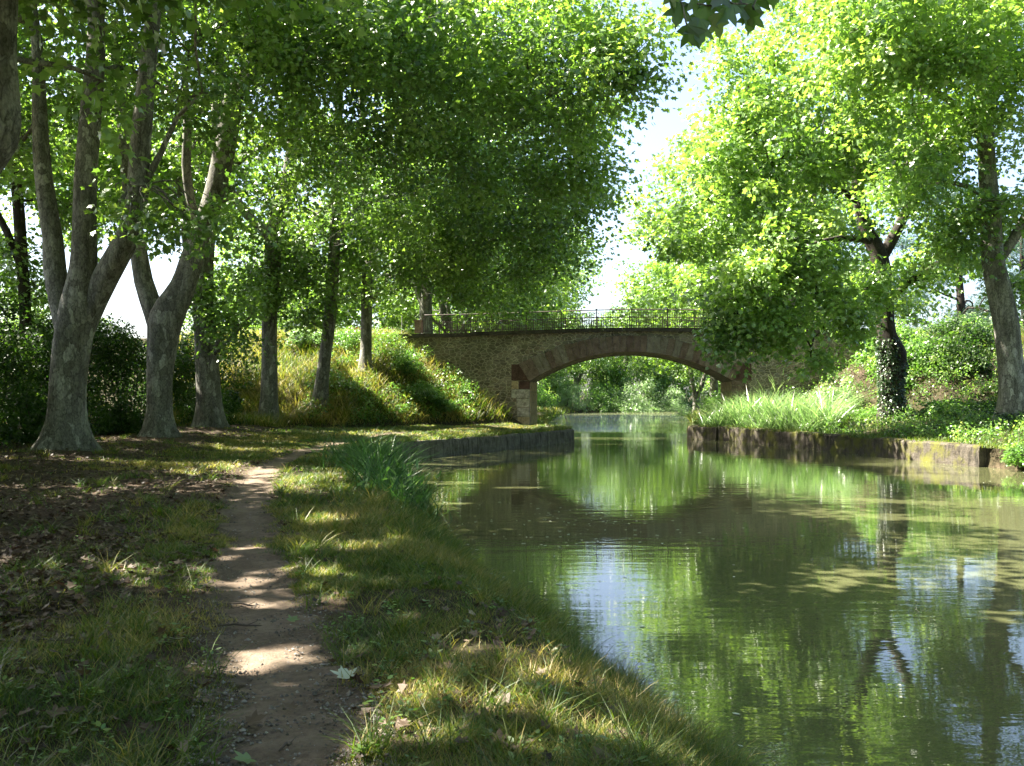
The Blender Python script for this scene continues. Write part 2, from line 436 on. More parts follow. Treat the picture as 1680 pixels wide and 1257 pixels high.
def gz(x, y):
    x = np.asarray(x, float); y = np.asarray(y, float)
    d = canal_d(x, y)
    left = x < 5 + .07 * np.clip(y - 45, 0, 200)
    quay = ss(27, 28.6, y) * (1 - ss(49, 51, y))
    nat = -.6 + 1.15 * ss(-1.0, 1.25, d)
    qz = -.6 + 1.16 * ss(.16, .36, d)
    z = nat * (1 - quay) + qz * quay
    land = ss(.3, 2.5, d)
    z = z + land * (~left) * .55 * ss(1.0, 6, d)
    z = z + land * left * (.25 * ss(-8, -11.5, x) * ss(5, 20, y) + .7 * ss(-13, -19, x) + .12 * ss(30, 40, y))
    z = z + land * .10 * (fbm(x * .5, y * .5, 3) - .5) * (1 - ss(60, 120, np.abs(x)))
    pd = path_d(x, y)
    near = ss(1.5, .3, pd)
    z = z + land * (1 - near) * (.09 * (fbm(x * 2.2, y * 2.2, 9) - .5) + .05 * (vn(x * 4.7, y * 4.7, 29) - .5))
    z = z - .05 * ss(.5, .2, pd) * ss(60, 50, y)
    a, b = bl(x, y)
    out = np.maximum(np.maximum(-b, 0), np.maximum(b - DEPTH, 0))
    wob = 1.0 * (fbm(x * .35, y * .35, 21) - .5)
    hL = np.minimum(5.2, .55 + .66 * (-a - .2)) - .52 * np.maximum(0, out - .3) + wob * ss(.3, 1.5, out)
    hR = np.minimum(5.2, .7 + .62 * (a - SPAN - .9)) - .50 * np.maximum(0, out - .3) + wob * ss(.3, 1.5, out)
    e = np.maximum(np.where(a < 4, hL, -9), np.where(a > 6, hR, -9))
    ew = e - z
    z = np.where(d > .2, z + np.where(ew > 0, ew, 0) + np.where((ew > -.8) & (ew <= .8), 0, 0), z)
    return z

def g1(x, y): return float(gz(np.array([x]), np.array([y]))[0])

def axis(parts):
    out = []
    for a, b, s in parts: out.append(np.arange(a, b, s))
    return np.concatenate(out)
gx = axis([(-900, -200, 70), (-200, -60, 14), (-60, -24, 2.5), (-24, -14, .6), (-14, 20, .2), (20, 34, .6), (34, 90, 3), (90, 240, 15), (240, 901, 66)])
gy = axis([(-200, -40, 20), (-40, 0, 2), (0, 24, .2), (24, 62, .3), (62, 110, 1), (110, 160, 2), (160, 320, 14), (320, 1400, 90)])
XX, YY = np.meshgrid(gx, gy)
ZZ = gz(XX, YY)
nx, ny = len(gx), len(gy)
idx = np.arange(nx * ny).reshape(ny, nx)
quads = np.stack([idx[:-1, :-1], idx[:-1, 1:], idx[1:, 1:], idx[1:, :-1]], -1).reshape(-1, 4)
A_, B_ = bl(XX, YY)
DD = canal_d(XX, YY)
left_ = XX < 5
tone = .35 + .45 * ss(-3.5, -5.0, XX + .0 * YY) * ss(30, 14, YY) + .3 * ss(-9, -11, XX) * ss(45, 40, YY) + .35 * ss(2.2, 4, ZZ - 0) + .3 * (~left_) * 0
tone = tone - .5 * ss(52, 56, YY) - .8 * ss(-13, -15, XX)
tone = np.where(path_d(XX, YY) < .7, .9, tone)
gme = mesh_np('ground', np.stack([XX, YY, ZZ], -1), quads, np.full(len(quads), 4), True, tone)
ta = gme.attributes.new('trod', 'FLOAT', 'POINT')
ta.data.foreach_set('value', np.ascontiguousarray(ss(.62, .24, path_d(XX, YY)), np.float32).ravel())
link('ground', gme, M['ground'])['kind'] = 'structure'

pv = []; NP = 17
half = .20 + .09 * vn(np.arange(len(PATH)) * .23, PATH[:, 1] * 0, 31)
T = np.gradient(PATH, axis=0); T /= np.linalg.norm(T, axis=1)[:, None]
NRM = np.stack([T[:, 1], -T[:, 0]], 1)
ys = np.clip(PATH[:, 1], 0, 100)
half = half * (1 - .25 * ss(10, 25, ys))
for j in range(NP):
    t = -1 + 2 * j / (NP - 1)
    q = PATH + NRM * (half * t * 1.75)[:, None]
    nz = fbm(q[:, 0] * 3.1, q[:, 1] * 3.1, 9) - .5
    z = gz(q[:, 0], q[:, 1]) + .016 - .045 * abs(t) ** 2.5 + .075 * nz * (.25 + abs(t)) + .03 * (fbm(q[:, 0] * 7, q[:, 1] * 7, 19, 4) - .5)
    pv.append(np.stack([q[:, 0], q[:, 1], z], 1))
pv = np.stack(pv, 1); n0 = len(PATH)
idx = np.arange(n0 * NP).reshape(n0, NP)
pq = np.stack([idx[:-1, :-1], idx[:-1, 1:], idx[1:, 1:], idx[1:, :-1]], -1).reshape(-1, 4)
link('path', mesh_np('path', pv, pq, np.full(len(pq), 4), True), M['path'])['kind'] = 'structure'

wv_ = [(-12, -60, 0), (95, -60, 0), (95, 150, 0), (-12, 150, 0)]
link('water', mesh_np('water', wv_, [0, 1, 2, 3], [4]), M['water'])['kind'] = 'structure'

# ------------------------------------------------------------------ leaves
PLANE = np.array([(0, 0), (-.40, .04), (-.27, .30), (-.52, .56), (-.20, .62), (0, 1.0), (.20, .62), (.52, .56), (.27, .30), (.40, .04)])
MAPLE = np.array([(0, 0), (-.16, -.05), (-.44, .0), (-.36, .14), (-.30, .26), (-.44, .36), (-.60, .60), (-.38, .58), (-.22, .56), (-.19, .74), (-.06, .84), (0, 1.05),
                  (.06, .84), (.19, .74), (.22, .56), (.38, .58), (.60, .60), (.44, .36), (.30, .26), (.36, .14), (.44, .0), (.16, -.05)])
OVAL = np.array([(0, 0), (-.24, .3), (-.22, .65), (0, 1), (.22, .65), (.24, .3)])
LANCE = np.array([(0, 0), (-.09, .35), (-.06, .75), (0, 1), (.06, .75), (.09, .35)])
KITE = np.array([(0, 0), (-.42, .42), (0, 1), (.42, .42)])

def unit(v): return v / (np.linalg.norm(v, axis=-1, keepdims=True) + 1e-9)

def leaf_verts(pos, tip, nrm, size, shape, fold=.22, droop=.18):
    tip = unit(tip); side = unit(np.cross(tip, nrm)); nrm = np.cross(side, tip)
    x = shape[:, 0]; y = shape[:, 1]; zc = -fold * np.abs(x) - droop * y * y
    s = size[:, None, None]
    return pos[:, None, :] + s * (x[None, :, None] * side[:, None, :] + y[None, :, None] * tip[:, None, :] + zc[None, :, None] * nrm[:, None, :])

# sunlit spots on the ground: crown leaves on the sun's way there are cut out to make them
def gp(px, py, z=.55):
    Y = (CH - z) * F / (py - HZ); return ((px - CX) / F * Y, Y)
SPOTS = []
def spot(px, py, rx, ry, z=.55):
    X, Y = gp(px, py, z); SPOTS.append((X, Y, z, 1.08 * rx / F * Y, 1.05 * ry * Y * Y / ((CH - z) * F)))
for s_ in [(452, 1066, 78, 27), (430, 983, 60, 11), (400, 950, 42, 8), (372, 908, 24, 6), (410, 893, 36, 6), (402, 876, 34, 5), (385, 1000, 14, 4), (425, 772, 28, 6), (408, 786, 16, 4),
           (600, 1240, 55, 24), (545, 858, 50, 9), (650, 890, 50, 8), (500, 905, 30, 8), (490, 930, 40, 10), (560, 985, 50, 9), (680, 1010, 45, 10), (600, 1060, 40, 12), (700, 1150, 90, 22),
           (900, 1110, 70, 16), (1000, 1200, 80, 22), (840, 1165, 80, 20), (700, 1215, 110, 26), (620, 1180, 40, 14), (900, 1240, 80, 16), (560, 940, 40, 8), (760, 1060, 50, 10), (590, 900, 60, 8), (225, 940, 38, 8), (250, 962, 28, 6), (130, 1000, 16, 6), (640, 717, 60, 3), (760, 711, 50, 2.5), (850, 705, 40, 2), (560, 728, 30, 3)]:
    spot(*s_)
for s_ in [(700, 763, 50, 2), (720, 792, 70, 3), (740, 826, 40, 3), (850, 800, 40, 2)]: spot(*s_, z=.0)
SLOPE_SPOT = [(-6.4, 46.4, 2.4, .9, 1.4), (-5.0, 45.4, 1.6, .9, 1.0)]
SPOTS = np.array(SPOTS + SLOPE_SPOT)
def keep_leaf(p):
    k = np.ones(len(p), bool)
    for X, Y, z, rx, ry in SPOTS:
        t = (p[:, 2] - z) / SUN[2]
        k &= ((p[:, 0] - SUN[0] * t - X) / rx) ** 2 + ((p[:, 1] - SUN[1] * t - Y) / ry) ** 2 > 1
    return k

def cluster_leaves(cen, rad, per, size, shape, tone0=.45, spread=.22, flat=.62, sun_gaps=True, r=None, dirs=None):
    r = r or rng
    n = len(cen) * per
    c = np.repeat(cen, per, 0); rr = np.repeat(rad, per)
    u = unit(r.normal(size=(n, 3))); q = r.random(n) ** .45
    off = u * (q * rr)[:, None]; off[:, 2] *= flat; off[:, 2] -= .22 * q * q * rr
    if dirs is not None:
        dd = np.repeat(dirs, per, 0); off = off * np.array([.8, .8, 1]) + dd * (off * dd).sum(1)[:, None] * .6
    p = c + off
    tn = np.repeat(np.clip(tone0 + spread * r.normal(size=len(cen)), .02, .98), per)
    if sun_gaps:
        k = keep_leaf(p); p, off, u, tn = p[k], off[k], u[k], tn[k]; n = len(p)
    if n == 0: return np.zeros((0, len(shape), 3)), np.zeros(0)
    nr = unit(u * .55 + np.array([0, 0, .75]) + .55 * r.normal(size=(n, 3)))
    tip = unit(u * np.array([1, 1, .3]) + np.array([0, 0, -.35]) + .5 * r.normal(size=(n, 3)))
    sz = size * r.uniform(.6, 1.25, n)
    return leaf_verts(p, tip, nr, sz, shape), tn

def leaf_mesh(name, parts):
    """parts: list of (verts (n,k,3), tone (n,))"""
    V = []; lo = []; tot = []; tn = []; base = 0
    for v, t in parts:
        n, k, _ = v.shape
        V.append(v.reshape(-1, 3)); lo.append(np.arange(n * k) + base); tot.append(np.full(n, k)); tn.append(np.repeat(t, k)); base += n * k
    return mesh_np(name, np.concatenate(V), np.concatenate(lo), np.concatenate(tot), False, np.concatenate(tn))

# ------------------------------------------------------------------ trees
class Tree:
    def __init__(s, base, seed):
        s.base = np.asarray(base, float); s.mb = MB(); s.nodes = []; s.rad = []; s.r = np.random.default_rng(seed); s.parts = []
    def limb(s, ctrl, n=12, flare=0, step=.5):
        """ctrl rows: x, y, z, radius (world)"""
        c = spline(ctrl, step); pts = c[:, :3]; rad = np.maximum(c[:, 3], .008)
        if flare:
            flare *= .8
            h = pts[:, 2] - pts[0, 2]; rad = rad * (1 + flare * np.exp(-h / .5))
        V, Fs = tube_arrays(pts - s.base, rad, n)
        m = len(pts); V = V.reshape(m, n, 3)
        ph = s.r.random() * 6
        k = np.arange(n)[None, :]; hh = np.arange(m)[:, None] * step
        lump = 1 + .07 * np.sin(k * 2 * math.pi / n * 3 + ph + hh * .35) + .05 * np.sin(k * 2 * math.pi / n * 2 - ph + hh * .9)
        if flare: lump = lump + flare * .6 * np.exp(-(pts[:, 2] - pts[0, 2])[:, None] / .45) * np.sin(k * 2 * math.pi / n * 5 + ph)
        cen = (pts - s.base)[:, None, :]
        V = cen + (V - cen) * lump[:, :, None]
        s.mb.add(V.reshape(-1, 3), Fs)
        for i in range(0, m): s.nodes.append(pts[i]); s.rad.append(rad[i])
    def connect(s, c, r0max, rend, n=6, up=.14, minz=None):
        nd = np.array(s.nodes); rd = np.array(s.rad)
        dv = c - nd; dist = np.linalg.norm(dv, axis=1)
        cost = dist + 1.2 * np.maximum(0, -dv[:, 2]) + .6 * (rd < .02)
        if minz is not None: cost = cost + 50 * (nd[:, 2] < minz)
        i = int(np.argmin(cost)); p0 = nd[i]; L = dist[i]
        if L < .15: return
        r0 = min(rd[i] * .75, r0max, .015 + .02 * L)
        r0 = max(r0, rend)
        m1 = p0 + (c - p0) * .35 + np.array([0, 0, up * L]) + s.r.normal(size=3) * .06 * L
        m2 = p0 + (c - p0) * .7 + np.array([0, 0, up * .8 * L]) + s.r.normal(size=3) * .06 * L
        cc = spline([(*p0, r0), (*m1, r0 * .7 + rend * .3), (*m2, r0 * .4 + rend * .6), (*c, rend)], max(.35, L / 7))
        V, Fs = tube_arrays(cc[:, :3] - s.base, np.maximum(cc[:, 3], .006), n)
        s.mb.add(V, Fs)
        for q in cc[1:]: s.nodes.append(q[:3]); s.rad.append(max(q[3], .006))
    def lobes(s, L, per=100, size=.17, shape=PLANE, crad=.95, tone0=.45, minz=None, thick=.10, spread=.24):
        """L rows: x, y, z, rx, ry, rz, clusters"""
        L = sorted(L, key=lambda l: np.linalg.norm(np.array(l[:3]) - s.base))
        for l in L: s.connect(np.array(l[:3]), thick, .03, 8, .12, minz)
        for l in L:
            n = int(l[6]); u = unit(s.r.normal(size=(n, 3))); q = s.r.random(n) ** .42
            q = q * s.r.uniform(.8, 1.22, n); c = np.array(l[:3]) + u * q[:, None] * np.array(l[3:6])
            c = c[np.argsort(np.linalg.norm(c - np.array(l[:3]), axis=1))]
            rad = crad * s.r.uniform(.65, 1.25, n)
            for k in range(n): s.connect(c[k], .05, .008, 5, .08, minz)
            dr = c - s.base - np.array([0, 0, 4.]); dr[:, 2] = dr[:, 2] * .2 - 1.6; dr = unit(dr + .9 * s.r.normal(size=c.shape))
            v, t = cluster_leaves(c, rad, per, size, shape, tone0, spread, .72, r=s.r, dirs=dr)
            s.parts.append((v - s.base, t))
    def build(s, name, label, cat='tree', group=None, bark='bark', leaf='leaf'):
        root = empty(name, s.base, label, cat, group)
        link('trunk', s.mb.mesh(name + '_trunk', True), M[bark], root)
        if s.parts: link('crown', leaf_mesh(name + '_crown', s.parts), M[leaf], root)
        return root

def pxlimb(rows, Y, z0=None):
    """rows: photo column, row, width in pixels, optional distance change"""
    out = []
    for r in rows:
        yy = Y + (r[3] if len(r) > 3 else 0)
        p = P(r[0], r[1], yy); out.append([*p, .86 * r[2] / F * yy / 2])
    return out

def lob(px, py, Y, rx, ry, rz, n): return (*P(px, py, Y), rx, ry, rz, n)

LROW = 'plane trees along the towpath'
# --- left row, first big forked tree
Y = 24.3
t = Tree(P(108, 749, Y), 11)
b0 = P(108, 749, Y); b0[2] = g1(b0[0], Y) - .15; t.base = b0
t.limb([[*b0, .60]] + pxlimb([(109, 690, 66), (111, 620, 62), (118, 560, 66), (128, 500, 66), (136, 440, 52), (138, 370, 46), (140, 290, 43), (148, 180, 38), (156, 60, 32), (150, -60, 26), (140, -200, 14)], Y), 18, .42, .3)
t.limb(pxlimb([(114, 590, 30), (100, 500, 42), (90, 440, 42), (86, 390, 36), (74, 320, 32), (66, 250, 30), (62, 180, 27), (58, 80, 22), (40, -40, 16), (10, -160, 8)], Y + .3), 14)
t.limb(pxlimb([(116, 620, 36, .2), (140, 530, 48, .1), (176, 450, 50, -.1), (208, 390, 44, -.3), (222, 340, 40, -.4), (226, 270, 37, -.4), (232, 190, 35, -.4), (240, 100, 32, -.4), (250, 0, 28, -.4), (262, -120, 22, -.4), (300, -240, 12, -.4)], Y), 14)
t.limb(pxlimb([(222, 330, 22), (235, 300, 16), (262, 250, 12), (290, 190, 9), (330, 150, 6)], Y - .4), 8)
LB = 7.2
t.lobes([lob(50, 40, 27, 3, 2.5, 2.2, 34), lob(190, 60, 28, 3, 2.2, 2.0, 30), lob(330, 60, 27, 3, 2.5, 2.2, 36), lob(110, 170, 28, 2.4, 2, 1.0, 14), lob(290, 160, 26.5, 2.0, 1.6, 1.0, 14), lob(20, 240, 27, 1.4, 1.4, .8, 7),
         lob(190, 330, 23, .9, .8, .4, 3), lob(310, 365, 23.5, 1.2, .9, .45, 7), lob(330, 150, 22.5, .8, .8, .6, 3),
         (-4.5, 18, 11.8, 4, 4, 1.5, 45)], 105, .155, minz=LB)
t.lobes([(-18, 26, 12.5, 3.6, 4.5, 3.4, 90), (-17, 20, 11.5, 3.6, 4, 3, 80), (-19, 31, 14, 4, 4.5, 3.0, 70), (-13, 26, 18, 6, 5.5, 3.2, 100), (-8, 22, 14.8, 5, 5.5, 2.6, 95), (-6, 18, 12.5, 4, 4, 2, 55)], 95, .25, minz=LB)  # coarse leaf masses added out of view to shade the ground and water
t.build('plane_tree', 'massive pale plane tree with three thick upright limbs at the leafy foot of the bank', group=LROW)

# --- second forked tree
Y = 31.5
b0 = P(262, 727, Y); b0[2] = g1(b0[0], Y) - .15
t = Tree(b0, 12)
t.limb([[*b0, .52]] + pxlimb([(262, 680, 46), (262, 620, 46), (267, 560, 54), (274, 520, 60), (300, 470, 46), (316, 420, 42), (340, 355, 40), (356, 300, 40), (370, 233, 40), (384, 150, 34), (402, 118, 30), (424, 80, 26), (440, 0, 22), (470, -120, 12)], Y), 18, .4, .3)
t.limb(pxlimb([(266, 580, 26), (252, 515, 36), (234, 460, 35), (224, 400, 32), (214, 340, 28), (205, 260, 24), (196, 160, 20), (180, 40, 14)], Y + .4), 12)
t.limb(pxlimb([(388, 145, 18), (420, 118, 19), (450, 95, 18), (474, 75, 16), (496, 34, 14), (540, 20, 11), (600, 10, 8)], Y - .4), 10)
t.limb(pxlimb([(330, 395, 18), (312, 330, 17), (304, 270, 17), (306, 200, 15), (300, 110, 11)], Y + .5), 9)
t.lobes([lob(500, 110, 30, 3, 2.5, 2.2, 34), lob(640, 70, 28, 3.6, 3.4, 2.6, 50), lob(790, 50, 26, 3.4, 3.2, 2.4, 50), lob(920, 40, 25, 2.6, 2.6, 1.9, 34), lob(985, 80, 24, 1.25, 1.6, 1.3, 20), lob(1040, 140, 24, .5, .6, .5, 4),
         lob(900, 150, 25.5, 1.8, 1.8, 1.2, 16), lob(430, 190, 33, 1.6, 1.4, 1.0, 9), lob(330, 250, 34, 1.6, 1.3, 1.0, 8), lob(440, 320, 31, 1.0, .9, .7, 6),
         ], 112, .155, minz=7)
t.lobes([(-10, 32, 19, 6, 5.5, 3.4, 100), (-5, 30, 14.5, 4.5, 4.5, 2.4, 80)], 95, .25, minz=7)
t.build('plane_tree', 'forked plane tree with a wide open V of limbs, second trunk along the towpath', group=LROW)

# --- third, dark leafy trunk
Y = 37.5
b0 = P(345, 703, Y); b0[2] = g1(b0[0], Y) - .15
t = Tree(b0, 13)
t.limb([[*b0, .53]] + pxlimb([(343, 660, 45), (340, 610, 44), (336, 550, 44), (331, 490, 40), (334, 420, 34), (345, 330, 28), (352, 240, 24), (356, 140, 18), (360, 20, 12)], Y), 16, .35, .35)
t.limb(pxlimb([(332, 480, 22), (310, 420, 20), (300, 350, 16), (288, 260, 12)], Y + .3), 9)
t.limb(pxlimb([(350, 580, 10), (375, 560, 7), (400, 530, 5), (425, 505, 3)], Y - .5), 6)
t.limb(pxlimb([(350, 575, 8), (368, 540, 6), (385, 500, 4), (400, 480, 3)], Y - .5), 6)
t.limb(pxlimb([(348, 300, 18), (400, 255, 15), (470, 225, 13), (560, 205, 11), (650, 190, 8)], Y - .5), 8)
t.lobes([lob(330, 490, 37, 1.1, .8, .7, 9), lob(385, 540, 36.5, 1.3, .8, .7, 8), lob(400, 480, 36.5, 1.0, .8, .7, 6), lob(620, 220, 34, 4, 3, 3, 52), lob(760, 170, 32, 3.6, 3, 3, 50), lob(880, 190, 31, 2.8, 2.8, 2.6, 38), lob(950, 260, 31, 1.2, 1.4, 1.3, 12),
         lob(470, 210, 36, 2.4, 2, 1.6, 18), lob(960, 170, 30, 1.2, 1.4, .9, 9), ], 112, .16, minz=4.8)
t.lobes([(-9, 38, 19.5, 6, 5, 3.5, 90), (-4, 38, 18.5, 3.6, 4, 2.6, 80), (-15, 37, 12.5, 4, 4, 3, 70)], 95, .26, minz=4.8)
t.build('plane_tree', 'dark plane trunk with leafy sprouts low on its side, third along the towpath', group=LROW)

# --- fourth
Y = 43.0
b0 = P(441, 692, Y); b0[2] = g1(b0[0], Y) - .15
t = Tree(b0, 14)
t.limb([[*b0, .42]] + pxlimb([(442, 650, 31), (442, 600, 30), (441, 520, 30), (445, 440, 30), (450, 375, 32), (466, 320, 26), (478, 250, 24), (486, 160, 20), (482, 90, 16), (478, 0, 10)], Y), 14, .4, .35)
t.limb(pxlimb([(446, 395, 20), (428, 376, 20), (402, 348, 18), (378, 312, 16), (362, 270, 12), (352, 200, 8)], Y + .2), 10)
t.limb(pxlimb([(470, 300, 14), (520, 275, 12), (600, 262, 11), (700, 250, 8)], Y - .4), 8)
t.lobes([lob(440, 480, 42.5, 1.5, 1, 1.3, 14), lob(420, 440, 43, 1.3, 1, 1.0, 8), lob(520, 350, 42, 2.4, 2, 2.2, 26), lob(640, 330, 40, 3.6, 3, 2.8, 42), lob(770, 300, 38, 3.8, 3, 3, 46), lob(890, 300, 37, 2.8, 2.6, 2.6, 36), lob(950, 350, 37, 1.2, 1.5, 1.4, 12),
         lob(480, 420, 43, 1.6, 1.2, 1.2, 10), ], 112, .165, minz=4.6)
t.lobes([(-8, 43, 20, 6, 4.5, 3.5, 80), (-4, 44, 18.5, 3.6, 4, 2.6, 76), (-15, 43, 12.5, 4, 4, 3, 66)], 95, .26, minz=4.6)
t.build('plane_tree', 'slim pale plane tree with crooked left fork above dry grass, fourth along the towpath', group=LROW)

# --- fifth, thin leaning
Y = 44.6
b0 = P(526, 676, Y); b0[2] = g1(b0[0], Y) - .15
t = Tree(b0, 15)
t.limb([[*b0, .36]] + pxlimb([(528, 640, 27), (533, 590, 24), (540, 530, 24), (546, 450, 22), (550, 350, 20), (553, 230, 17), (556, 100, 13), (556, -20, 8)], Y), 12, .4, .35)
t.limb(pxlimb([(548, 400, 12), (580, 345, 11), (620, 325, 10), (680, 318, 7)], Y - .3), 8)
t.lobes([lob(500, 460, 44, 2.0, 1.4, 1.7, 24), lob(520, 385, 44.5, 2.2, 1.6, 1.6, 22), lob(610, 410, 43.5, 2.4, 1.8, 1.8, 28), lob(700, 400, 42, 2.8, 2.2, 2.0, 40), lob(800, 390, 41, 2.6, 2.2, 1.9, 38), lob(890, 400, 41, 2.0, 2, 1.8, 26),
         lob(560, 250, 45, 3, 2.4, 2.4, 28), lob(500, 530, 44, .9, .7, .5, 5)], 112, .165, minz=4.3)
t.lobes([(-13.5, 47, 13, 4, 3, 3, 46), (-19, 45, 12, 4, 4, 3, 70), (-22, 38, 13, 4, 4, 3, 60)], 95, .26, minz=4.3)  # lobes far left of the stem, added to keep sun off the slope
t.build('plane_tree', 'thin leaning plane tree with a straight bare stem, fifth along the towpath', group=LROW)

# --- sixth, on the embankment
Y = 47.4
b0 = P(600, 634, Y); b0[2] = g1(b0[0], Y) - .15
t = Tree(b0, 16)
t.limb([[*b0, .40]] + pxlimb([(600, 600, 24), (601, 560, 22), (602, 500, 22), (603, 450, 21), (600, 380, 18), (598, 300, 15), (594, 200, 12), (590, 80, 8)], Y), 12, .35, .35)
t.limb(pxlimb([(604, 500, 10), (622, 478, 9), (640, 450, 7), (670, 430, 5)], Y - .3), 8)
t.limb(pxlimb([(601, 395, 11), (612, 370, 11), (640, 346, 10), (690, 328, 7)], Y - .3), 8)
t.lobes([lob(640, 455, 46.5, 1.8, 1.5, 1.2, 18), lob(720, 450, 46, 2.2, 1.8, 1.5, 28), lob(800, 470, 46, 2.2, 1.8, 1.3, 26), lob(580, 430, 47.5, 1.6, 1.3, 1.2, 14), lob(880, 450, 47, 2.2, 1.8, 1.6, 24), lob(650, 330, 48, 3, 2.4, 2.4, 30),
         lob(760, 320, 47, 3.4, 2.6, 2.6, 40), lob(900, 380, 48, 2.6, 2.2, 2.2, 30), lob(555, 480, 47.5, 1.0, .8, .7, 6)], 112, .165, minz=5)
t.build('plane_tree', 'straight plane trunk standing on the sunny grass slope beside the bridge wall', group=LROW)

# --- tree at the left edge, its limb reaches into the picture
Y = 12.0
b0 = P(-130, 860, Y); b0[2] = g1(b0[0], Y) - .15
t = Tree(b0, 17)
t.limb([[*b0, .48]] + pxlimb([(-128, 700, 110), (-122, 500, 104), (-100, 380, 96), (-55, 285, 84), (-8, 225, 74), (2, 165, 56), (0, 90, 46), (4, 0, 42), (10, -140, 34), (60, -320, 24), (100, -500, 12)], Y), 18, .4, .25)
t.limb(pxlimb([(-95, 370, 70), (-130, 240, 60), (-160, 60, 50), (-180, -200, 34), (-200, -420, 14)], Y + .6), 12)
t.lobes([lob(90, -50, 13, 1.2, 1.4, .5, 7), lob(220, -80, 13.5, 1.4, 1.4, .6, 8), lob(165, 130, 13, .35, .4, .25, 2), lob(340, -80, 13, 1.4, 1.4, .6, 8),
         ], 88, .17, minz=4.6)
t.lobes([(-10, 12, 11.5, 4, 4, 2.5, 80), (-8, 9, 13, 4.5, 4, 2.5, 84), (-5, 12, 10.5, 3.5, 3.5, 1.6, 60), (-11, 7, 10, 3.5, 3.5, 2, 60), (-12, 14, 10.5, 3.5, 3.5, 2, 60), (-15, 16, 11.5, 4, 3.5, 2.4, 80), (-9, 17, 13, 5, 4, 2.5, 70), (-3.5, 9, 10, 3, 3.5, 1.3, 40)], 90, .25, minz=4.6)  # dense overhead foliage above the frame, put in to shade the foreground
t.build('plane_tree', 'near plane tree at the picture edge, only its bent elbow limb showing', group=LROW)

# --- tree beside the camera: its branch hangs over the water
b0 = np.array([-8.2, 1.0, g1(-8.2, 1.0) - .15])
t = Tree(b0, 18)
t.limb([[*b0, .5], [-8.2, 1, 2.5, .42], [-8.0, 1.1, 5, .36], [-7.4, 1.3, 8, .28], [-6.6, 1.5, 11, .18], [-6, 1.7, 14, .08]], 14, .4, .3)
t.limb([[-7.9, 1.1, 5.2, .2], [-5.8, 2.4, 6.6, .15], [-3.0, 4.0, 6.9, .10], [-.6, 5.4, 6.3, .06], [.9, 6.2, 5.45, .03], [1.32, 6.3, 4.95, .015]], 10)
t.lobes([(-9, 3, 12, 4, 4, 2.5, 80), (-11, 0, 10.5, 4, 4, 2.2, 70), (-6, 3, 12.5, 4, 3.5, 2, 76), (-9.5, 6, 9.5, 3, 3, 1.6, 56), (-13, 4, 11, 3.5, 4, 2.2, 60), (-3, 4, 9.5, 3, 3.5, 1.2, 50), (-8, -4, 11, 4, 4, 2, 50), (-1.5, 6, 8.2, 2.4, 2.2, .9, 26)], 90, .25, minz=5.5)
# drooping spray of big leaves over the canal
lp = []; lt = []; ln = []
for (px, py, d) in [(1118, 2, 6.2), (1128, 40, 6.2), (1150, 30, 6.25), (1160, 8, 6.3), (1180, 20, 6.3), (1205, 5, 6.35), (1222, 12, 6.4), (1240, 15, 6.4), (1228, -12, 6.4), (1190, -15, 6.3), (1140, -14, 6.2), (1165, -25, 6.3), (1210, -28, 6.4),
                    (1128, -30, 6.2), (1250, -20, 6.45), (1270, -35, 6.5), (1100, -25, 6.15)]:
    lp.append(P(px, py - 2, d)); lt.append(np.array([.35 * t.r.normal(), .3 * t.r.normal(), -1])); ln.append(np.array([.3 * t.r.normal(), -.75 + .3 * t.r.normal(), .35 + .2 * t.r.normal()]))
lv = leaf_verts(np.array(lp), np.array(lt), np.array(ln), t.r.uniform(.15, .21, len(lp)), MAPLE, .18, .15)
for p in lp: t.connect(p, .012, .003, 5, .1, 4.5)
t.parts.append((lv - t.base, np.full(len(lp), .12)))
t.build('plane_tree', 'overhanging plane tree, only a drooping spray of large dark leaves showing against the sky', group=LROW)

# --- right bank, ivy trunk
Y = 42.0
b0 = P(1466, 692, Y); b0[2] = g1(b0[0], Y) - .15
t = Tree(b0, 21)
t.limb([[*b0, .62]] + pxlimb([(1464, 660, 42), (1462, 630, 40), (1465, 602, 46), (1468, 580, 46), (1456, 550, 38), (1452, 500, 36), (1449, 450, 34), (1440, 412, 32), (1420, 370, 24), (1410, 320, 22), (1405, 250, 19), (1400, 170, 16), (1390, 60, 12), (1380, -60, 6)], Y), 16, .35, .3)
t.limb(pxlimb([(1446, 425, 22), (1466, 390, 21), (1488, 345, 18), (1500, 290, 15), (1510, 200, 12), (1520, 80, 8)], Y + .2), 10)
t.limb(pxlimb([(1455, 500, 12), (1490, 465, 11), (1525, 440, 10), (1570, 415, 7), (1610, 400, 5)], Y + .4), 8)
t.limb(pxlimb([(1408, 330, 14), (1370, 305, 12), (1310, 300, 10), (1250, 320, 7)], Y - .5), 8)
t.limb(pxlimb([(1430, 395, 14), (1380, 390, 11), (1310, 410, 9), (1240, 450, 5)], Y - .8), 8)
RT = .6
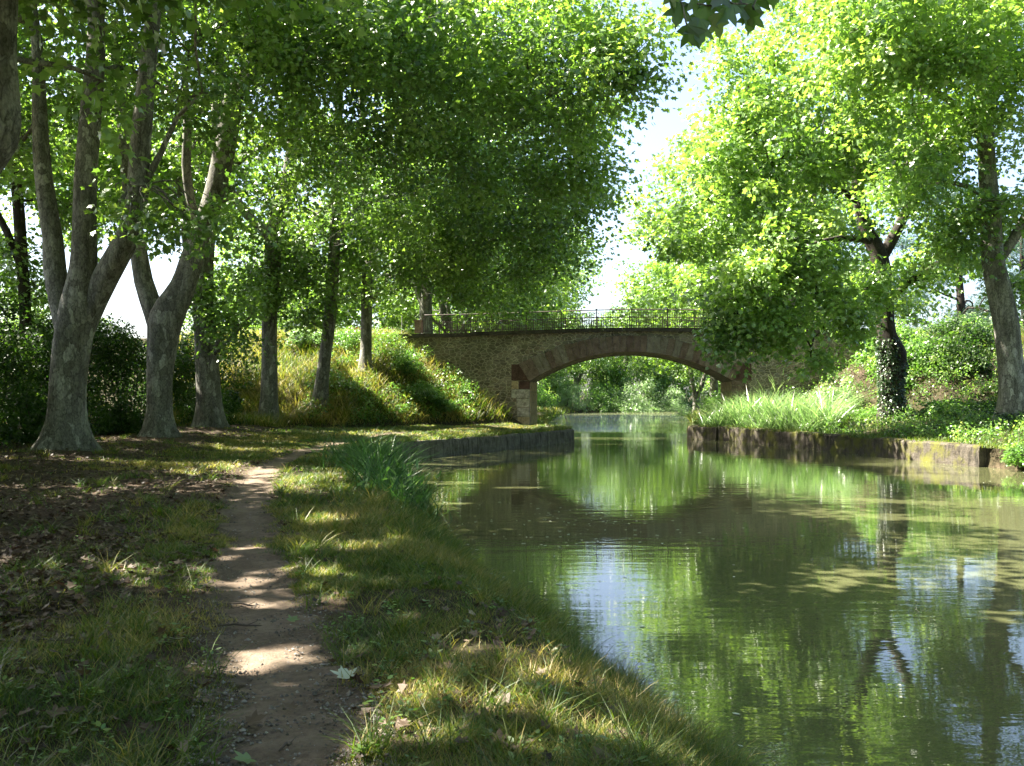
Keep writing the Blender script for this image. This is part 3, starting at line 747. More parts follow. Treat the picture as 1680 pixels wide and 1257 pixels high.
t.lobes([lob(1390, 60, 41, 4, 4, 3.4, 46), lob(1285, 90, 39, 3.2, 3.2, 3, 40), lob(1215, 190, 38, 1.9, 2.2, 2.0, 28), lob(1300, 240, 37.5, 3.4, 3, 3, 44), lob(1210, 320, 38, 2.6, 2.4, 2.2, 30), lob(1150, 370, 39, 1.6, 1.8, 1.4, 18), lob(1400, 200, 39, 3, 2.6, 2.6, 32),
         lob(1300, 400, 36.5, 2.8, 2.2, 1.8, 28), lob(1230, 460, 36, 1.9, 1.8, 1.4, 20), lob(1340, 470, 37, 2.2, 1.8, 1.3, 16), lob(1200, 535, 36, .9, .9, .9, 9), lob(1265, 545, 36, 1.2, 1, .8, 12),
         lob(1510, 190, 43, 2.8, 2.5, 2.6, 30), lob(1420, 470, 40.5, 1.3, 1, 1.2, 12), lob(1500, 440, 42.5, 1.5, 1.2, 1.0, 10), lob(1420, 250, 39.5, 2.2, 1.6, 1.6, 18), lob(1540, 330, 42, 2.0, 1.4, 1.4, 14), lob(1190, 570, 36, .5, .5, .4, 4), lob(1330, 590, 37, .7, .6, .4, 4), lob(1385, 520, 38.5, 1.5, 1.1, .9, 14), lob(1425, 480, 40, 1.3, .9, 1.0, 10), lob(1290, 520, 36.5, 1.2, 1.0, .8, 9), lob(1560, 420, 43, 1.6, 1.3, .9, 10),
         (15, 43, 20, 6, 5, 3, 30)], 92, .205, tone0=RT, minz=3.2)
rt_ = t.build('plane_tree', 'broad bright plane tree with a knobbly ivy-clad trunk on the far bank', bark='barkdark')
iv = []
c = spline([[*b0, .62]] + pxlimb([(1464, 660, 42), (1462, 630, 40), (1465, 602, 46), (1462, 585, 44), (1456, 550, 38)], Y), .1)
k = rng.integers(0, int(len(c) * .95), 4200); u = rng.normal(size=(4200, 3)); u[:, 2] *= .2; u = unit(u)
pp = c[k, :3] + u * (c[k, 3] * rng.uniform(.96, 1.22, 4200))[:, None]
iv.append((leaf_verts(pp - b0, unit(u + np.array([0, 0, -.9]) + .4 * rng.normal(size=u.shape)), u + .4 * rng.normal(size=u.shape), rng.uniform(.07, .13, 4200), KITE), rng.random(4200)))
link('ivy', leaf_mesh('ivy', iv), M['ivy'], rt_)

# --- right bank, smooth trunk near the edge
Y = 36.0
b0 = P(1664, 695, Y); b0[2] = g1(b0[0], Y) - .15
t = Tree(b0, 22)
t.limb([[*b0, .66]] + pxlimb([(1662, 650, 54), (1657, 600, 48), (1650, 530, 46), (1638, 470, 42), (1629, 420, 38), (1626, 340, 36), (1622, 270, 33), (1620, 190, 31), (1624, 100, 28), (1612, 0, 24), (1600, -120, 16), (1590, -240, 8)], Y), 18, .35, .3)
t.limb(pxlimb([(1630, 440, 20), (1665, 390, 20), (1700, 320, 18), (1740, 200, 12)], Y + .4), 10)
t.limb(pxlimb([(1622, 240, 18), (1590, 190, 15), (1540, 150, 12), (1470, 120, 8)], Y - .6), 8)
t.limb(pxlimb([(1624, 330, 10), (1590, 305, 9), (1545, 300, 7), (1500, 310, 4)], Y - .4), 8)
t.lobes([lob(1600, 60, 34, 3.2, 3, 2.6, 50), lob(1500, 80, 32, 2.8, 2.8, 2.4, 48), lob(1420, 40, 31, 2.4, 2.6, 2, 38), lob(1670, 150, 35, 2.2, 2.2, 2.2, 28), lob(1540, 230, 34, 1.8, 1.8, 1.4, 18), lob(1665, 330, 36, 1.2, 1.2, 1.2, 10), lob(1600, 340, 35, 1.5, 1.3, 1.0, 12),
         lob(1480, 290, 33, 1.6, 1.6, 1.2, 16), lob(1660, 470, 37, .9, .9, .8, 6), lob(1545, 200, 35.5, 1.4, 1.2, 1.2, 10), lob(1570, 400, 36, 1.2, 1.0, .7, 8), (18, 36, 17, 5, 5, 3, 60), (14, 31, 15, 4, 4, 2.4, 50), (19, 30, 14, 4, 4, 2.5, 40)], 96, .19, tone0=RT, minz=6.0)
t.build('plane_tree', 'smooth grey plane trunk curving up at the right edge, ivy at its foot')

# --- trees repeated further off
def generic(seed, H=21, R0=8.0, fork=5.5, trunk_r=.5, per=80, size=.24, nl=11, tone0=.5, low=7.0):
    r = np.random.default_rng(seed)
    t = Tree((0, 0, 0), seed)
    t.limb([[0, 0, -.3, trunk_r], [.1, 0, 2, trunk_r * .82], [0, .1, fork, trunk_r * .78]], 12, .35, .4)
    k = 3
    for i in range(k):
        a = i * 2.1 + r.random(); dx, dy = math.cos(a), math.sin(a)
        t.limb([[0, 0, fork - .8, trunk_r * .55], [dx * .9, dy * .9, fork + 1.5, trunk_r * .52], [dx * 1.8, dy * 1.8, fork + 5, trunk_r * .38], [dx * 2.6, dy * 2.6, fork + 9, trunk_r * .2], [dx * 3, dy * 3, H - 3, .05]], 9)
    L = []
    for i in range(nl):
        a = i * 2.4 + r.random() * .5; h = low + (H - 2.5 - low) * (i + .3) / nl
        rr = R0 * (.72 * math.sqrt(max(.1, 1 - ((h - (low + 3.5)) / (H - low - 1)) ** 2)))
        L.append((math.cos(a) * rr, math.sin(a) * rr, h, 3.0, 3.0, 2.3, 24))
    L.append((0, 0, H - 4, 3.5, 3.5, 3, 26)); L.append((0, 0, low + 5, 4, 4, 3.5, 26))
    t.lobes(L, per, size, PLANE, 1.15, tone0, fork + .3)
    return t
_keep = keep_leaf
def keep_leaf(p): return np.ones(len(p), bool)
GEN = []
for i, kw in enumerate([dict(seed=51, low=4.6, nl=13), dict(seed=52, R0=8.5, H=22, fork=5.0, low=4.8, nl=13), dict(seed=53, R0=7.5, H=20, fork=5, tone0=.58, low=4.8, nl=12), dict(seed=54, R0=7.5, H=15, fork=4, low=3.2, nl=12, size=.26), dict(seed=55, R0=7.5, H=19, fork=2.6, low=7.5, nl=10)]):
    t = generic(**kw)
    GEN.append((t.mb.mesh('plane_trunk_mesh', True), leaf_mesh('plane_crown_mesh', t.parts)))
    GEN[-1][0].materials.append(M['bark']); GEN[-1][1].materials.append(M['leaf'])
def far_tree(kind, x, y, rot, sc, label, group, name='plane_tree', zsc=1.0, z=None):
    root = empty(name, (x, y, g1(x, y) if z is None else z), label, 'tree', group)
    root.rotation_euler = (0, 0, rot); root.scale = (sc, sc, sc * zsc)
    tr = bpy.data.objects.new('trunk', GEN[kind][0]); COL.objects.link(tr); tr.parent = root
    cr = bpy.data.objects.new('crown', GEN[kind][1]); COL.objects.link(cr); cr.parent = root
    return root
GB = 'plane trees lining the canal beyond the bridge'
for (k, x, y, rot, sc, zs, lab) in [
    (0, -5.5, 62, .3, 1.05, 1.0, 'tall plane tree directly behind the left end of the bridge railing'),
    (1, -4.2, 70, 1.4, 1.0, 1.0, 'plane tree rising behind the middle of the railing, left side of the canal'),
    (2, -3.0, 79, 2.6, 1.02, 1.0, 'plane tree two places beyond the bridge on the towpath side'),
    (0, -1.2, 89, 4.1, 1.0, 1.0, 'far towpath plane tree, crown edge beside the strip of sky'),
    (1, .8, 100, 5.2, .98, .95, 'farthest towpath plane tree before the canal bends'),
    (2, 16.2, 58.5, .8, 1.05, 1.0, 'bright plane tree just behind the right end of the bridge'),
    (0, 16.6, 68, 2.2, 1.05, .97, 'sunlit plane tree second behind the bridge on the right bank'),
    (1, 17.6, 79, 3.7, 1.02, .93, 'plane tree whose dark trunk shows under the arch beside the right pier'),
    (2, 18.4, 89, 5.0, .95, .9, 'pale trunked plane tree seen through the arch, right of the forked pair'),
    (4, 18.6, 98.5, 1.1, .9, .85, 'forked plane tree with bright trunk seen through the right of the arch'),
    (1, 27, 116, 1.9, .9, .85, 'distant plane tree where the canal turns right'),
]:
    far_tree(k, x, y, rot, sc, lab, GB, zsc=zs)
GF = 'trees closing the view at the canal bend'
for (k, x, y, rot, sc, lab) in [
    (3, 2.5, 122, .2, .75, 'dark low-branched tree at the bend, seen at the left of the arch'),
    (3, 8.5, 128, 1.5, .85, 'leafy tree at the bend behind the brown branches, left of arch centre'),
    (3, 15, 134, 2.9, .9, 'leafy tree at the bend under the crown of the arch'),
    (3, 22, 139, 4.0, .9, 'bright tree at the bend right of arch centre'),
    (3, 36, 150, 5.1, .8, 'tree at the bend behind the forked trunks'),
    (3, -4, 118, 3.3, .9, 'tree at the bend behind the left pier'),
]:
    far_tree(k, x, y, rot, sc, lab, GF, 'broadleaf_tree')
GL = 'field trees behind the hedge'
for (k, x, y, rot, sc, lab) in [
    (2, -25.5, 40, .5, .62, 'thin dark tree behind the hedge at the left edge'),
    (0, -37, 78, 1.8, .5, 'small field tree seen in the gap between the first two trunks'),
    (1, -20, 80, 2.4, .75, 'field tree behind the sunny slope left of the bridge'),
    (3, -15, 66, 5.4, .8, 'low leafy tree behind the slope left of the railing'),
]:
    far_tree(k, x, y, rot, sc, lab, GL, 'field_tree')

for (k, x, y, rot, sc, lab) in [
    (0, 25.5, 24, .4, 1.0, 'plane tree on the far bank just past the right edge of the picture'),
    (1, 22, 11, 1.7, 1.0, 'plane tree on the far bank abreast of the towpath bend'),
    (2, 22, 0, 2.9, 1.0, 'plane tree on the far bank opposite the camera'),
    (1, 22, -12, 4.4, 1.0, 'plane tree on the far bank behind the camera'),
    (0, -9, -10, 2.2, 1.0, 'plane tree on the towpath behind the camera'),
    (2, -9, -20, 5.0, 1.0, 'second plane tree on the towpath behind the camera'),
    (1, -19, -4, .9, .95, 'plane tree left of the towpath behind the viewpoint, unseen and added for shade'),  # added out of view to deepen the foreground shade
    (3, 4, -26, 1.3, 1.2, 'unseen broad tree added across the canal far behind the camera to block sky light'),  # added out of view to close off the open sky behind
]:
    far_tree(k, x, y, rot, sc, lab, 'plane trees around the viewpoint')
# far-left dark leaning tree behind the row
b0 = np.array([-17.0, 33.0, g1(-17, 33) - .2])
t = Tree(b0, 41)
t.limb([[*b0, .34]] + pxlimb([(40, 560, 24), (34, 420, 22), (28, 330, 20), (18, 240, 17), (14, 120, 12), (10, 0, 7)], 33), 10, .3)
t.limb(pxlimb([(34, 440, 14), (10, 380, 14), (-20, 320, 12), (-60, 200, 8)], 33), 8)
t.lobes([lob(20, 300, 33, 2, 2, 1.4, 14), lob(10, 420, 33, 1.2, 1.2, 1, 9), lob(60, 470, 34, 1.6, 1.4, .9, 10), lob(10, 500, 33, 1.6, 1.2, .9, 10), lob(30, 180, 33, 2.5, 2, 1.6, 18), lob(110, 340, 34, 1.6, 1.2, .9, 8)], 80, .17, minz=3.5)
t.build('elm_tree', 'thin dark-stemmed tree behind the hedge left of the three-limbed plane', bark='barkdark')

# two dark pines beyond the right embankment
def pine(x, y, H, seed, lab):
    b = np.array([x, y, g1(x, y) - .2]); t = Tree(b, seed)
    t.limb([[*b, .4], [x + .2, y, b[2] + H * .4, .32], [x - .1, y, b[2] + H * .75, .2], [x, y, b[2] + H, .05]], 10, .3, .6)
    L = []
    for i in range(13):
        a = i * 2.4; h = H * (.30 + .68 * i / 13); rr = (H * .30) * (1 - .7 * i / 13)
        L.append((x + math.cos(a) * rr, y + math.sin(a) * rr, b[2] + h, 1.9, 1.9, .6, 12))
    t.lobes(L, 150, .28, LANCE, .9, .4, b[2] + 2)
    return t.build('pine_tree', lab, 'tree', 'pines beyond the right embankment', 'barkdark', 'pine')
pine(33, 72, 17, 61, 'dark pine behind the right embankment, in the gap left of the edge trunk')
pine(42, 80, 16, 62, 'blue-green pine half hidden by the right edge trunk')
pine(48, 74, 14, 63, 'pine at the far right edge beyond the embankment')

# ------------------------------------------------------------------ shrubs and hedge
def bush_mesh(seed, n, per, size, shape, shapeR=(1, 1, .8), crad=.28, tone0=.45, spread=.2):
    r = np.random.default_rng(seed)
    u = unit(r.normal(size=(n, 3))); u[:, 2] = np.abs(u[:, 2]); q = r.random(n) ** .35
    rad = 1 + .25 * np.sin(u[:, 0] * 5 + seed) * np.cos(u[:, 1] * 4)
    c = u * (q * rad)[:, None] * np.array(shapeR)
    v, t = cluster_leaves(c, crad * r.uniform(.6, 1.3, n), per, size, shape, tone0, spread, .85, False, r)
    stems = []
    for i in range(4):
        mb = MB(); e = u[i] * np.array(shapeR) * .85; k = spline([(0, 0, -.1), e * np.array([.3, .3, .45]), e], .2)
        mb.tube(k, np.linspace(.03, .008, len(k)), 5)
        stems.append(mb.mesh('shrub_stem', True)); stems[-1].materials.append(M['barkdark'])
    return leaf_mesh('shrub_foliage', [(v, t)]), stems
BM = [bush_mesh(71, 90, 60, .085, OVAL), bush_mesh(72, 90, 60, .085, OVAL, (1, .9, 1.0)), bush_mesh(73, 80, 70, .11, LANCE, (1, 1, 1.0)), bush_mesh(74, 75, 50, .10, KITE, (1, 1, .7))]
def bush(kind, x, y, rx, rz, label, mat='shrub', group=None, name='shrub', z=None, rot=0):
    root = empty(name, (x, y, (g1(x, y) if z is None else z) - .05), label, 'bush', group)
    root.scale = (rx, rx, rz); root.rotation_euler = (0, 0, rot)
    key = (kind, mat)
    if key not in BCACHE:
        fm = BM[kind][0].copy(); fm.materials.append(M[mat]); BCACHE[key] = fm
    f = bpy.data.objects.new('foliage', BCACHE[key]); COL.objects.link(f); f.parent = root
    for sm in BM[kind][1]:
        s_ = bpy.data.objects.new('stem', sm); COL.objects.link(s_); s_.parent = root
    return root
BCACHE = {}

# hedge: one continuous mass behind the left row
hr = np.random.default_rng(81)
hc = []
line = spline([(-12.5, 14), (-14.2, 20), (-15.2, 26), (-16, 32), (-16, 38), (-15, 43), (-14, 47)], .4)
for i in range(1500):
    p = line[hr.integers(len(line))]; h = 2.5 + 2.0 * vn(p[1] * .55, 0, 5) - .6 * ss(40, 46, p[1]) + .4 * ss(24, 16, p[1])
    zz = h * hr.random() ** .7; off = hr.normal() * (1.0 * (1 - .5 * zz / h))
    hc.append((p[0] + off, p[1] + hr.normal() * .4, g1(p[0], p[1]) + .1 + zz))
hc = np.array(hc); hb = np.array([-15, 30, g1(-15, 30)])
v, tn = cluster_leaves(hc - hb, hr.uniform(.35, .75, len(hc)), 72, .135, OVAL, .45, .2, .9, False, hr)
root = empty('hedge', hb, 'long dark overgrown hedge behind the trunks of the left row', 'hedge')
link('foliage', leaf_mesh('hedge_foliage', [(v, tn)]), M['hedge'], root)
for i in range(40):
    mb = MB(); p = line[hr.integers(len(line))]; g = g1(p[0], p[1]); hh = hr.uniform(2.2, 3.8)
    mb.tube(np.array([(p[0], p[1], g - .1), (p[0] + hr.normal() * .2, p[1] + hr.normal() * .2, g + hh * .5), (p[0] + hr.normal() * .5, p[1] + hr.normal() * .5, g + hh)]) - hb, [.04, .025, .01], 5)
    link('stem', mb.mesh('hedge_stem', True), M['barkdark'], root)

GS = 'shrubs at the foot of the left bank'
for (k, x, y, rx, rz, lab) in [
    (0, -12.6, 20.6, 1.3, 1.7, 'dark bush at the left edge in front of the biggest trunk'),
    (1, -13.2, 27.0, 1.3, 1.6, 'dark bush between the two big forked trunks'),
    (0, -13.4, 33.5, 1.2, 1.5, 'dark bush right of the second forked trunk'),
    (1, -12.4, 39.8, 1.2, 1.6, 'green bush between the third and fourth trunks'),
    (3, -13.5, 43.5, 1.5, 2.0, 'green bush behind the fourth trunk at the end of the hedge'),
]:
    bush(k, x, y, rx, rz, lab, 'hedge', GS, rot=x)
GSL = 'shrubs on the left bridge slope'
for (k, x, y, rx, rz, lab, mt) in [
    (0, -4.4, 47.6, 1.0, .9, 'dark bush in the shadow against the foot of the bridge wall', 'shrub'),
    (1, -5.4, 48.6, 1.0, 1.2, 'bush of bright weeds beneath the broken end of the bridge coping', 'shrub'),
    (3, -3.2, 47.8, .8, .7, 'low bush at the base of the wall nearest the arch', 'shrub'),
    (0, -8.4, 50.6, 1.2, 1.0, 'bright bush at the slope top behind the straight trunk', 'shrub'),
    (3, -10.4, 51.0, 1.3, 1.0, 'sunny bush at the slope top left of the straight trunk', 'willow'),
]:
    bush(k, x, y, rx, rz, lab, mt, GSL, rot=x)
GSR = 'shrubs on the right bank'
for (k, x, y, rx, rz, lab, mt) in [
    (1, 15.2, 45.5, 1.5, 1.7, 'sunlit bush against the right bridge wall left of the ivy trunk', 'willow'),
    (0, 13.4, 46.2, 1.1, 1.1, 'bright bush behind the reeds below the bridge wall', 'shrub'),
    (1, 18.2, 45.0, 1.7, 2.1, 'bright green bush just right of the ivy-clad trunk', 'shrub'),
    (0, 18.6, 47.2, 1.8, 2.0, 'bright bush at the slope top right of the ivy trunk', 'shrub'),
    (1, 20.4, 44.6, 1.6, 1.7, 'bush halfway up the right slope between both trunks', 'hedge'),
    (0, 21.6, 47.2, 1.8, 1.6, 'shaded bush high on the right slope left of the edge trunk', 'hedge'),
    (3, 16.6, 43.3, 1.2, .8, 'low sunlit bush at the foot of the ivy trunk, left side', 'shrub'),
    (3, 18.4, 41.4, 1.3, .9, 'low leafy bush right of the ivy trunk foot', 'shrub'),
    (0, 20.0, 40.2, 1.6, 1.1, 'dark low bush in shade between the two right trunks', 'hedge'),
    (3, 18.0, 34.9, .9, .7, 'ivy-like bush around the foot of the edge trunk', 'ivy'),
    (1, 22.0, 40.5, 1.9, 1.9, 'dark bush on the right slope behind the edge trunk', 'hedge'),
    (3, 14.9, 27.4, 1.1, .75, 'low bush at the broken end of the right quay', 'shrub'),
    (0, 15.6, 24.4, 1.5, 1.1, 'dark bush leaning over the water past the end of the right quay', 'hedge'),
    (0, 23.4, 50.2, 2.2, 1.3, 'pale dry bush on the skyline of the right embankment', 'willow'),
]:
    bush(k, x, y, rx, rz, lab, mt, GSR, rot=x)
GBF = 'bushes along the water at the canal bend'
for (k, x, y, rx, rz, lab, mt) in [
    (2, 15.5, 122.2, 3.3, 4.2, 'large pale willow bush at the waterline under the arch crown', 'willow'),
    (2, 11.0, 121.6, 2.6, 3.0, 'dark bush at the waterline left of the pale willow bush', 'shrub'),
    (2, 6.5, 118.2, 2.8, 3.4, 'pale overhanging bush at the waterline left in the arch', 'willow'),
    (1, 2.6, 107, 2.4, 3.0, 'green bush beside the left pier at the grassy point', 'shrub'),
    (2, 20.5, 126.0, 3.0, 3.4, 'silvery bush at the waterline right of the pale willow bush', 'willow'),
    (1, 17.6, 100.0, 1.5, 1.2, 'small yellow-green bush at the foot of the forked trunk', 'willow'),
    (0, 27.0, 131.0, 3.0, 2.8, 'dark bush behind the forked trunk at the bend', 'shrub'),
    (0, -2.0, 110, 3.2, 4.0, 'dark bush filling the bank behind the left pier', 'shrub'),
    (1, 12.8, 128.0, 3.6, 6.0, 'tall brown-green bush of bare branches behind the waterline bushes', 'shrub'),
    (1, 21.0, 133.0, 3.8, 6.0, 'tall green bush behind the silvery waterline bush', 'shrub'),
    (1, 4.0, 124.0, 3.8, 6.0, 'tall dark bush behind the overhanging waterline bush', 'shrub'),
    (0, 18.5, 84.0, 2.0, 2.4, 'dark bush on the right bank behind the pier reeds', 'shrub'),
    (1, 20.5, 94.0, 2.4, 2.6, 'bush between the trunks on the far right bank', 'shrub'),
]:
    bush(k, x, y, rx, rz, lab, mt, GBF, rot=x)

# ------------------------------------------------------------------ bridge
root = empty('stone_bridge', bw(0, 0, 0), 'old stone road bridge with a flat red sandstone arch and iron railing over the canal', 'bridge')
root.rotation_euler = (0, 0, math.atan2(BU[1], BU[0]))
RISE, ZS = 1.52, 2.87
RAD = ((SPAN / 2) ** 2 + RISE ** 2) / (2 * RISE); ZC = ZS + RISE - RAD
def soff(a): return ZC + math.sqrt(RAD ** 2 - (a - SPAN / 2) ** 2)
def ztop(a): return 5.20 + .22 * math.exp(-((a - SPAN / 2) / 6.5) ** 2)
mb = MB()
AL, AR = -7.0, 17.6
cols = [AL, -5.6, -4.2, -2.8, -1.4, 0]
def strip(aa, bot):
    n = len(aa); V = []
    for a, zb in zip(aa, bot):
        V += [(a, 0, zb), (a, 0, ztop(a)), (a, DEPTH, zb), (a, DEPTH, ztop(a))]
    Fs = []
    for i in range(n - 1):
        o = i * 4; p = o + 4
        Fs += [(o, p, p + 1, o + 1), (o + 2, o + 3, p + 3, p + 2), (o + 1, p + 1, p + 3, o + 3), (o, o + 2, p + 2, p)]
    Fs += [(0, 1, 3, 2), ((n - 1) * 4, (n - 1) * 4 + 2, (n - 1) * 4 + 3, (n - 1) * 4 + 1)]
    mb.add(V, Fs)
strip(np.linspace(AL, 0, 7), [-.6] * 7)
aa = np.linspace(0, SPAN, 41); strip(aa, [soff(a) for a in aa])
strip(np.linspace(SPAN, AR, 7), [-.6] * 7)
link('wall', mb.mesh('bridge_wall'), M['masonry'], root)
# arch ring of separate voussoirs, front and back
for side, b0_, b1_ in (('front', -.045, .55), ('back', DEPTH - .55, DEPTH + .045)):
    mb = MB(); NV = 33
    th0 = math.asin((SPAN / 2) / RAD)
    vr = np.random.default_rng(5)
    for i in range(NV):
        t0 = -th0 + 2 * th0 * i / NV + .0011; t1 = -th0 + 2 * th0 * (i + 1) / NV - .0011
        m_ = abs((i + .5) / NV - .5) * 2
        thick = .80 + .22 * m_ ** 2 + vr.uniform(-.03, .03); dj = vr.uniform(-.008, .008)
        r0 = RAD - .015; r1 = RAD + thick
        q = lambda r, t: (SPAN / 2 + r * math.sin(t), ZC + r * math.cos(t))
        c4 = [q(r0, t0), q(r0, t1), q(r1, t1), q(r1, t0)]
        V = [(a, b0_ + (dj if side == 'front' else 0), z) for a, z in c4] + [(a, b1_, z) for a, z in c4]
        mb.add(V, [(0, 1, 2, 3), (7, 6, 5, 4), (0, 4, 5, 1), (1, 5, 6, 2), (2, 6, 7, 3), (3, 7, 4, 0)])
    link('arch_ring', mb.mesh('arch_ring'), M['voussoir'], root)
# springer stones and quoins of the piers
def blk(a0, a1, z0, z1, mat, name, proud=.035, lab=None):
    m_ = MB(); m_.box(((a0 + a1) / 2, (-proud + .3) / 2, (z0 + z1) / 2), (a1 - a0, proud + .3, z1 - z0))
    o = link(name, m_.mesh(name), M[mat], root)
    md = o.modifiers.new('edge', 'BEVEL'); md.width = .02; md.segments = 2
    if lab: o['label'] = lab
blk(-.92, -.015, 2.90, 3.74, 'redblock', 'springer_block', .03, 'dark red springer block on the left pier')
blk(-.52, .02, 2.46, 2.86, 'redblock', 'quoin', .035, 'dark red corner block of the left pier')
blk(-.92, -.55, 2.46, 2.86, 'jamb', 'quoin', .03)
blk(-.92, .02, 1.98, 2.43, 'whiteblock', 'quoin', .035, 'whitewashed corner block of the left pier')
blk(-.66, .02, 1.50, 1.95, 'whiteblock', 'quoin', .03, 'patchy whitewashed corner block')
blk(-.62, .02, 1.02, 1.47, 'whiteblock', 'quoin', .035, 'patchy whitewashed corner block')
blk(-.60, .02, .40, .99, 'jamb', 'quoin', .03)
blk(SPAN + .015, SPAN + .92, 2.90, 3.74, 'redblock', 'springer_block', .03)
for z0 in (.45, 1.0, 1.55, 2.1): blk(SPAN - .02, SPAN + .75, z0, z0 + .52, 'voussoir', 'quoin', .03)
blk(SPAN - .02, SPAN + .75, 2.65, 2.87, 'voussoir', 'quoin', .03)
# facing of the jambs inside the arch
for nm, a0, a1 in (('pier_face', .0, .05), ('pier_face', SPAN - .05, SPAN)):
    m_ = MB()
    for z0 in np.arange(-.55, 2.8, .57):
        m_.box(((a0 + a1) / 2, DEPTH / 2 + .1, min(z0 + .28, 2.84 - .01)), (a1 - a0, DEPTH - .5, .555 if z0 < 2.2 else .5))
    link(nm, m_.mesh(nm), M['jamb'], root)
# coping, stepped a little towards the left end
for b0_ in (-.12, DEPTH - .36):
    m_ = MB(); aa = np.linspace(AL, AR, 26)
    for i in range(25):
        a0, a1 = aa[i] + .006, aa[i + 1] - .006; lo = -.05 if aa[i] < -3.4 else 0
        V = [(a, b0_ + bb, ztop(a) + zz + lo) for a in (a0, a1) for bb in (0, .48) for zz in (-.01, .19)]
        m_.add(V, [(0, 1, 3, 2), (4, 6, 7, 5), (0, 4, 5, 1), (2, 3, 7, 6), (0, 2, 6, 4), (1, 5, 7, 3)])
    o = link('coping', m_.mesh('coping'), M['coping'], root)
m_ = MB(); aa = np.linspace(AL, AR, 20)
V = [(a, bb, ztop(a) + .06) for a in aa for bb in (.37, DEPTH - .37)]
m_.add(V, [(2 * i, 2 * i + 2, 2 * i + 3, 2 * i + 1) for i in range(19)])
link('road_deck', m_.mesh('road_deck'), M['road'], root)
# railings
for b_ in (.10, DEPTH - .12):
    rail = MB(); A0, A1 = -5.6, 16.2
    aa = np.linspace(A0, A1, 60)
    for h, r_ in ((1.13, .03), (.98, .013), (.30, .013), (.24 + .02, .012)):
        rail.tube([(a, b_, ztop(a) + h) for a in aa], r_, 6)
    ro = link('railing', rail.mesh('railing_rails', True), M['iron'], root)
    pst = np.linspace(A0, A1, 13)
    for a in pst:
        m_ = MB(); m_.box((a, b_, ztop(a) + .66), (.055, .055, .98)); m_.box((a, b_, ztop(a) + 1.17), (.075, .075, .05))
        o = link('post', m_.mesh('railing_post'), M['iron'], ro)
    m_ = MB()
    for i in range(12):
        a0, a1 = pst[i], pst[i + 1]
        for k_ in range(1, 15):
            a = a0 + (a1 - a0) * k_ / 15
            m_.box((a, b_, ztop(a) + .62), (.022, .022, .72))
        for s1, s2 in ((.28, .98), (.98, .28)):
            m_.tube([(a0 + .03, b_ - .012, ztop(a0) + s1), (a1 - .03, b_ - .012, ztop(a1) + s2)], .010, 5)
        ac = (a0 + a1) / 2
        m_.tube([(ac + .22 * math.cos(q), b_ - .02, ztop(ac) + .63 + .22 * math.sin(q)) for q in np.linspace(0, 2 * math.pi, 17)], .009, 5)
    link('baluster', m_.mesh('railing_balusters'), M['iron'], ro)['kind'] = 'stuff'
m_ = MB(); m_.box((-5.85, .12, 5.72), (.36, .36, .62)); m_.box((-5.85, .12, 6.06), (.42, .42, .07))
o = link('stone_pillar', m_.mesh('stone_pillar'), M['pillar'], root); o['label'] = 'short pink stone pillar at the left end of the railing'
m_ = MB(); m_.tube([(-6.75, .15, 5.3), (-6.75, .15, 6.35)], .018, 6)
link('end_post', m_.mesh('end_post'), M['steel'], root)

# road sign half hidden by the straight trunk
sp = P(586, 545, 53.0); gzs = g1(sp[0], sp[1])
root = empty('road_sign', (sp[0], sp[1], gzs), 'small round red-rimmed road sign peeping from behind the straight trunk', 'sign')
zc = sp[2] - gzs
def disc(r, y0, y1):
    m_ = MB(); m_.tube([(0, y0, zc), (0, (y0 + y1) / 2, zc), (0, y1, zc)], r, 28); return m_
link('rim', disc(.27, -.030, -.010).mesh('sign_rim'), M['signred'], root)
link('face', disc(.19, -.036, -.0305).mesh('sign_face'), M['signwhite'], root)
m_ = MB(); m_.tube([(0, .02, -.3), (0, .02, zc + .2)], .03, 8)
link('pole', m_.mesh('sign_pole', True), M['steel'], root)

# ------------------------------------------------------------------ quays
def quay(ctrl, mat, label, top=.60, thick=.5, block=1.3, seed=1):
    c = spline(ctrl, .12); n = len(c)
    T_ = np.gradient(c, axis=0); T_ /= np.linalg.norm(T_, axis=1)[:, None]
    Nn = np.stack([-T_[:, 1], T_[:, 0]], 1)       # towards the land (ctrl runs with land on its left)
    s_ = np.concatenate([[0], np.cumsum(np.linalg.norm(np.diff(c, axis=0), axis=1))])
    prof = [(-.02, -.7), (-.01, -.2), (.0, .0), (.01, .15), (.015, .3), (.02, .42), (.03, top - .06), (.07, top), (.25, top + .01), (thick, top), (thick + .02, -.4)]
    m = len(prof); V = np.empty((n, m, 3))
    r = np.random.default_rng(seed); hb = r.uniform(-.03, .03, 200); ob = r.uniform(-.025, .025, 200)
    kb = (s_ / block).astype(int)
    for j, (o_, z) in enumerate(prof):
        ro = .05 * (fbm(s_ * 3, np.full(n, z * 6), seed, 3) - .5) + ob[kb] * (0 < j < 8)
        jt = np.minimum(s_ % block, block - s_ % block)
        ro = ro + .03 * (jt < .05) * (0 < j < 8)
        p = c + Nn * (o_ + ro)[:, None]
        V[:, j, 0] = p[:, 0]; V[:, j, 1] = p[:, 1]; V[:, j, 2] = z + (hb[kb] + .03 * (fbm(s_ * 2, s_ * 0, seed + 3) - .5) if z > .1 else 0)
    idx = np.arange(n * m).reshape(n, m)
    q = np.stack([idx[:-1, :-1], idx[1:, :-1], idx[1:, 1:], idx[:-1, 1:]], -1).reshape(-1, 4)
    lo = list(q.ravel()) + list(idx[0]) + list(idx[-1][::-1]); tot = [4] * len(q) + [m, m]
    V = V.reshape(-1, 3); b = V.mean(0); b[2] = 0
    o = link('quay_wall', mesh_np('quay_wall', V - b, lo, tot), M[mat]); o.location = b
    tag(o, label, 'quay wall')
